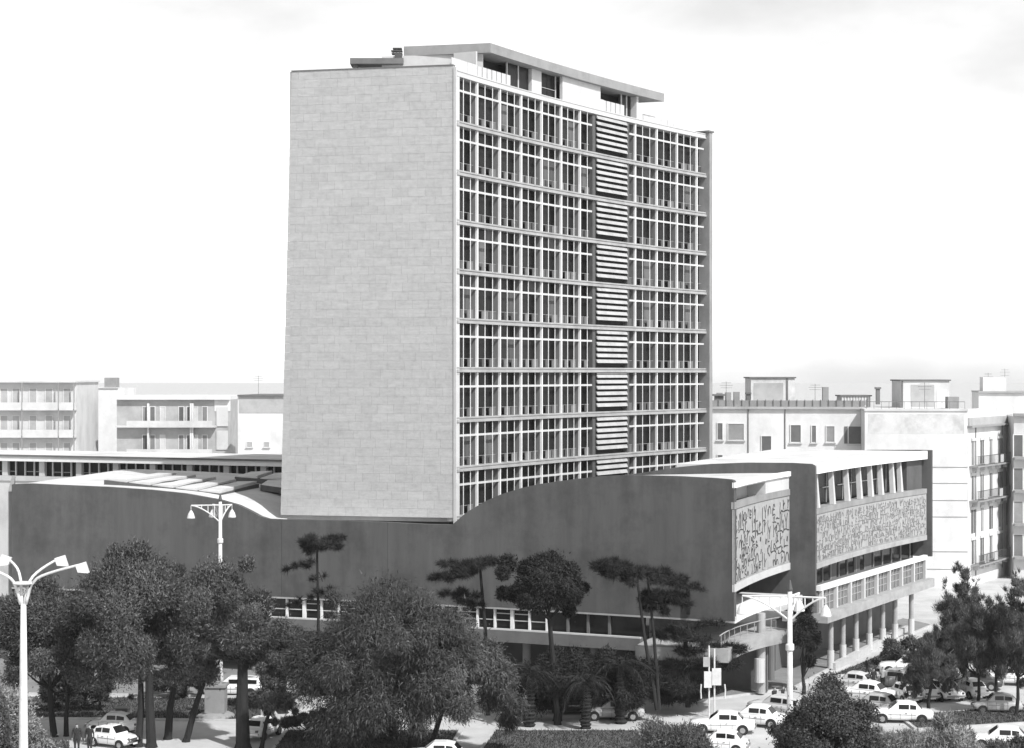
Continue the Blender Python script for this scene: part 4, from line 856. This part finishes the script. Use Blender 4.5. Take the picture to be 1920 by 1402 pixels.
    for sg in (-1, 1):
        MB().box(wx[0]+wr*1.3, wx[1]-wr*1.3, sg*(w_+.004)-.012, sg*(w_+.004)+.012, .60, .63).build('side_trim', 'chrome', root)
        for x in (-.62, .12, .72): MB().box(x-.008, x+.008, sg*(w_)-.006, sg*(w_)+.006, .3, .82).build('door_seam', 'tyre', root)
        MB().box(-.35, -.2, sg*(w_)-.03, sg*(w_)+.03, .72, .745).build('door_handle', 'chrome', root)
    MB().box(st[-1][0]-.04, st[-1][0]+.012, -w_*.45, w_*.45, .55, .68).build('grille', 'dark_metal', root)
    for y in (-1, 1): MB().tube([(st[-1][0]-.1, y*w_*.66, .64), (st[-1][0]+.035, y*w_*.66, .64)], .09, 12).build('headlight', 'chrome', root)
    for y in (-1, 1): MB().box(st[0][0]-.02, st[0][0]+.1, y*w_*.66-.09, y*w_*.66+.09, .6, .74).build('tail_light', 'car_dark', root)
    return root
protos = {k: car_proto(k) for k in ('sedan', 'small', 'estate')}; used = set()
def car(kind, px, py, rot, label, paint='car_white', group=None):
    p = protos[kind]
    c = p if kind not in used and paint == 'car_white' else copy_tree(p)
    if c is p: used.add(kind)
    if paint != 'car_white':
        for ch in c.children:
            if ch.data and ch.data.materials[0] == M['car_white']: ch.data = ch.data.copy(); ch.data.materials[0] = M[paint]
    q = G(px, py); c.location = (q[0], q[1], .0); c.rotation_euler = (0, 0, math.radians(rot)); c.scale = (.94, .94, .92); tag(c, label, 'car', group)
car('sedan', 1355, 1372, 172, 'white saloon parked side-on beside the grey-leaved shrub')
car('sedan', 1415, 1359, 158, 'white saloon parked behind the side-on saloon, nose hidden')
car('estate', 1462, 1340, 140, 'pale grey estate car half hidden behind the right-hand lamp post', 'car_pale')
car('small', 1352, 1408, 165, 'white small car cut off by the bottom edge, below the side-on saloon')
car('small', 212, 1398, -28, 'white small car beside the two standing people at the bottom left')
car('small', 212, 1373, 172, 'white small car parked behind the two people and their car')
car('estate', 440, 1303, 176, 'long white estate car on the far street behind the stone pedestal')
car('small', 556, 1303, 178, 'white small car on the far street between tree trunks')
car('small', 492, 1381, 70, 'white small car just right of the thick straight trunk')
car('sedan', 822, 1432, 175, 'white car roof at the bottom edge below the centre tree')
car('sedan', 1880, 1402, 168, 'white saloon at the bottom right corner of the picture')
cg = 'cars in the right-hand car park'
for i, (k, px, py, rot, lab, pt) in enumerate((('sedan', 1622, 1312, 150, 'white saloon just right of the evergreen crown in the car park', 'car_white'), ('small', 1600, 1292, 150, 'small pale grey car nearest the evergreen crown in the car park', 'car_pale'), ('sedan', 1672, 1288, 160, 'grey saloon in the middle row of the car park', 'car_grey'), ('estate', 1715, 1279, 160, 'white estate in the middle row of the car park, left of the trunks', 'car_white'), ('small', 1762, 1272, 160, 'small white car behind the leftmost slender trunk', 'car_white'), ('sedan', 1700, 1262, 165, 'white saloon in the back row of the car park by the slope', 'car_white'), ('small', 1760, 1254, 165, 'small dark car at the back of the car park', 'car_dark'), ('sedan', 1690, 1352, 172, 'white saloon at the front of the car park above the pale shrub', 'car_white'), ('sedan', 1825, 1290, 165, 'dark saloon between the slender trunks at the right', 'car_dark'), ('estate', 1885, 1282, 168, 'white estate behind the dark tree at the right edge', 'car_white'), ('sedan', 1642, 1335, 150, 'grey saloon beside the evergreen crown, near the car park entry', 'car_grey'), ('small', 1870, 1335, 172, 'small grey car on the lane by the right-hand verge', 'car_grey'))): car(k, px, py, rot, lab, pt, cg)
for k, px, py, rot, lab, pt in (('small', 1694, 1313, 108, 'small white car nose-on, leftmost of the nose-on row in the car park', 'car_white'), ('small', 1729, 1310, 104, 'small pale grey car nose-on, second of the nose-on row in the car park', 'car_pale'), ('sedan', 1766, 1308, 106, 'white saloon nose-on, third of the nose-on row in the car park', 'car_white'), ('small', 1818, 1305, 108, 'small white car nose-on, rightmost of the nose-on row in the car park', 'car_white')): car(k, px, py, rot, lab, pt, cg)
car('sedan', 1080, 1335, 178, 'dark saloon parked behind the palms under the strip windows', 'car_dark')
car('sedan', 1150, 1347, 178, 'grey saloon on the bright street behind the palms', 'car_grey')

# ------------------------------------------------------------------ people
def person_mesh(step, armswing, seed):
    J = {'pel': (0, 0, .93), 'sp': (0, .01, 1.12), 'ch': (0, 0, 1.34), 'nk': (0, -.01, 1.47), 'hb': (0, -.02, 1.54), 'hd': (0, -.025, 1.64), 'tp': (0, -.01, 1.70)}
    E = [('pel', 'sp'), ('sp', 'ch'), ('ch', 'nk'), ('nk', 'hb'), ('hb', 'hd'), ('hd', 'tp')]; Rr = {'pel': (.15, .11), 'sp': (.135, .1), 'ch': (.165, .11), 'nk': (.055, .055), 'hb': (.075, .085), 'hd': (.082, .1), 'tp': (.05, .06)}
    for sd, sg in (('l', 1), ('r', -1)):
        f = step*sg; a = -armswing*sg
        J.update({sd+'hp': (sg*.09, 0, .88), sd+'kn': (sg*.1, -f*.18, .49), sd+'an': (sg*.1, -f*.3+.03, .09), sd+'to': (sg*.115, -f*.3-.15, .03), sd+'sh': (sg*.19, 0, 1.40), sd+'el': (sg*.25, -a*.08+.02, 1.13), sd+'wr': (sg*.26, -a*.2-.05, .90), sd+'pm': (sg*.265, -a*.22-.07, .83), sd+'f1': (sg*.26, -a*.22-.10, .76), sd+'f2': (sg*.275, -a*.22-.075, .75), sd+'th': (sg*.24, -a*.22-.12, .82)})
        E += [('pel', sd+'hp'), (sd+'hp', sd+'kn'), (sd+'kn', sd+'an'), (sd+'an', sd+'to'), ('ch', sd+'sh'), (sd+'sh', sd+'el'), (sd+'el', sd+'wr'), (sd+'wr', sd+'pm'), (sd+'pm', sd+'f1'), (sd+'pm', sd+'f2'), (sd+'pm', sd+'th')]
        Rr.update({sd+'hp': (.095, .1), sd+'kn': (.062, .065), sd+'an': (.045, .05), sd+'to': (.04, .03), sd+'sh': (.065, .065), sd+'el': (.045, .045), sd+'wr': (.03, .03), sd+'pm': (.032, .025), sd+'f1': (.012, .012), sd+'f2': (.012, .012), sd+'th': (.012, .012)})
    names = list(J); me = bpy.data.meshes.new('person_skeleton'); me.from_pydata([J[n] for n in names], [(names.index(a), names.index(b)) for a, b in E], []); ob = bpy.data.objects.new('person_skeleton', me); COL.objects.link(ob)
    md = ob.modifiers.new('skin', 'SKIN'); 
    for i, n in enumerate(names):
        v = me.skin_vertices[0].data[i]; v.radius = Rr[n]; v.use_root = (n == 'pel')
    ob.modifiers.new('sub', 'SUBSURF').levels = 1; dg = bpy.context.evaluated_depsgraph_get(); new = bpy.data.meshes.new_from_object(ob.evaluated_get(dg)); bpy.data.objects.remove(ob); return new
def dress(src, top, bottom):
    m = src.copy(); m.materials.clear()
    for x in (top, bottom, 'skin', 'cloth_dark'): m.materials.append(M[x])
    for p in m.polygons:
        z = p.center.z; p.use_smooth = True; hand = abs(p.center.x) > .2 and z < .9
        p.material_index = 2 if hand else 3 if (z > 1.62 or (z > 1.54 and p.center.y > .02)) else 2 if z > 1.475 else 0 if z > .9 else 1
    return m
walk, stand = person_mesh(1.0, .9, 1), person_mesh(.12, .1, 2)
def person(px, py, rot, label, pose, top, bottom, s=1.0):
    q = G(px, py); o = link('person', dress(pose, top, bottom), None, None, (q[0], q[1], .01)); o.rotation_euler = (0, 0, math.radians(rot)); o.scale = (s, s, s); tag(o, label, 'person', 'people in the street')
person(144, 1412, 10, 'person in dark clothes standing left of the white small car', stand, 'cloth_dark', 'cloth_dark')
person(168, 1413, -15, 'person in dark jacket standing against the nose of the white small car', stand, 'cloth_dark', 'cloth_dark')
person(1452, 1334, 40, 'person in dark clothes walking left of the right-hand lamp post', walk, 'cloth_dark', 'cloth_dark', .95)
person(1468, 1332, 60, 'person in dark coat walking close beside the right-hand lamp post', walk, 'cloth_dark', 'cloth_dark', .95)
person(1626, 1272, 90, 'lone person in dark clothes walking below the bay slope', walk, 'cloth_dark', 'cloth_dark', .9)
person(1638, 1294, 20, 'person in dark clothes standing at the left of the car park group', stand, 'cloth_dark', 'cloth_dark', .9)
person(1655, 1291, -30, 'person in light shirt standing second in the car park group', stand, 'cloth_light', 'cloth_dark', .9)
person(1686, 1297, 120, 'person in dark clothes walking right of the car park group', walk, 'cloth_dark', 'cloth_dark', .9)
person(1702, 1253, 30, 'person in dark clothes standing by the slope, left of a pair', stand, 'cloth_dark', 'cloth_dark', .9)
person(1717, 1253, -30, 'person in dark clothes standing by the slope, right of a pair', stand, 'cloth_dark', 'cloth_dark', .9)

# ------------------------------------------------------------------ street furniture
q = G(405, 1345); pd = thing('stone_pedestal', 'stone pedestal monument with a round bowl foot between the left tree trunks', 'monument', (q[0], q[1], .0))
MB().lathe([(1.2, .0), (1.25, .12), (1.1, .25), (.75, .4)], (0, 0, 0), 20).build('foot', 'concrete', pd); MB().box(-.62, .62, -.62, .62, .4, 2.0).build('block', 'concrete', pd); MB().box(-.72, .72, -.72, .72, 2.0, 2.16).build('cornice', 'concrete', pd); MB().lathe([(.36, 2.16), (.3, 2.6), (.27, 3.5), (.32, 3.6)], (0, 0, 0), 14).build('shaft', 'concrete', pd)
q = G(1333, 1347); sg = thing('signal_post', 'white signal post with two boxes and a sign plate before the dark boughs', 'signal post', (q[0], q[1], .0))
for x, h in ((-.12, 4.6), (.22, 4.4)): MB().tube([(x, 0, 0), (x, 0, h)], .055, 8).build('post', 'lamp_paint', sg)
MB().box(-.45, .02, -.25, -.06, 2.0, 3.0).build('control_box', 'lamp_paint', sg); MB().box(.05, .62, -.22, -.06, 2.15, 3.2).build('sign_plate', 'lamp_paint', sg); MB().box(-.5, -.1, -.2, -.06, 3.3, 3.9).build('signal_head', 'plaster_grey', sg)
for x in (-.62, .85): MB().tube([(x, -.1, 1.3), (x*1.05, -.1, 1.8), (x, -.1, 2.2)], .05, 6).build('bracket', 'lamp_paint', sg)
q = G(228, 1368); nb_ = thing('notice_board', 'dark boarded kiosk panel standing behind the white small cars', 'notice board', (q[0], q[1], 0))
MB().box(-.35, .35, -.12, .12, .15, 1.35).build('panel', 'dark_metal', nb_); MB().box(-.42, .42, -.16, .16, 1.35, 1.43).build('cap', 'concrete', nb_)
for x in (-.3, .3): MB().box(x-.05, x+.05, -.06, .06, 0, .15).build('leg', 'dark_metal', nb_)
q = G(496, 1375); sp = thing('marker_stone', 'white upright marker stone beside the thick straight trunk', 'marker', (q[0], q[1], 0)); MB().box(-.2, .2, -.15, .15, 0, 1.5).build('stone', 'kerb', sp); MB().box(-.25, .25, -.2, .2, 0, .2).build('base', 'kerb', sp)
cv = Curve(G(1563, 1256), G(1702, 1184)); lw_ = struct(MB().band(cv, 0, 1, 0, .55, -.2, .15, 1).build('low_garden_wall', 'kerb')); lw_['kind'] = 'thing'; tag(lw_, 'low pale garden wall edging the pavement below the bay windows', 'wall')
q0, q1 = G(1705, 1262), G(1735, 1272)

# ------------------------------------------------------------------ air
hz = MB().box(-190, 190, -8, 470, -1.0, 48.5).build('haze', 'earth', kind='stuff')
hm = bpy.data.materials.new('haze'); hm.use_nodes = True; N = hm.node_tree.nodes; N.remove(N['Principled BSDF']); pv = N.new('ShaderNodeVolumePrincipled'); pv.inputs['Color'].default_value = (.95, .95, .95, 1); pv.inputs['Density'].default_value = .00012; pv.inputs['Anisotropy'].default_value = .1
hm.node_tree.links.new(pv.outputs[0], N['Material Output'].inputs['Volume']); hz.data.materials[0] = hm
tag(hz, 'thin pale daylight haze filling the air over the town', 'haze')
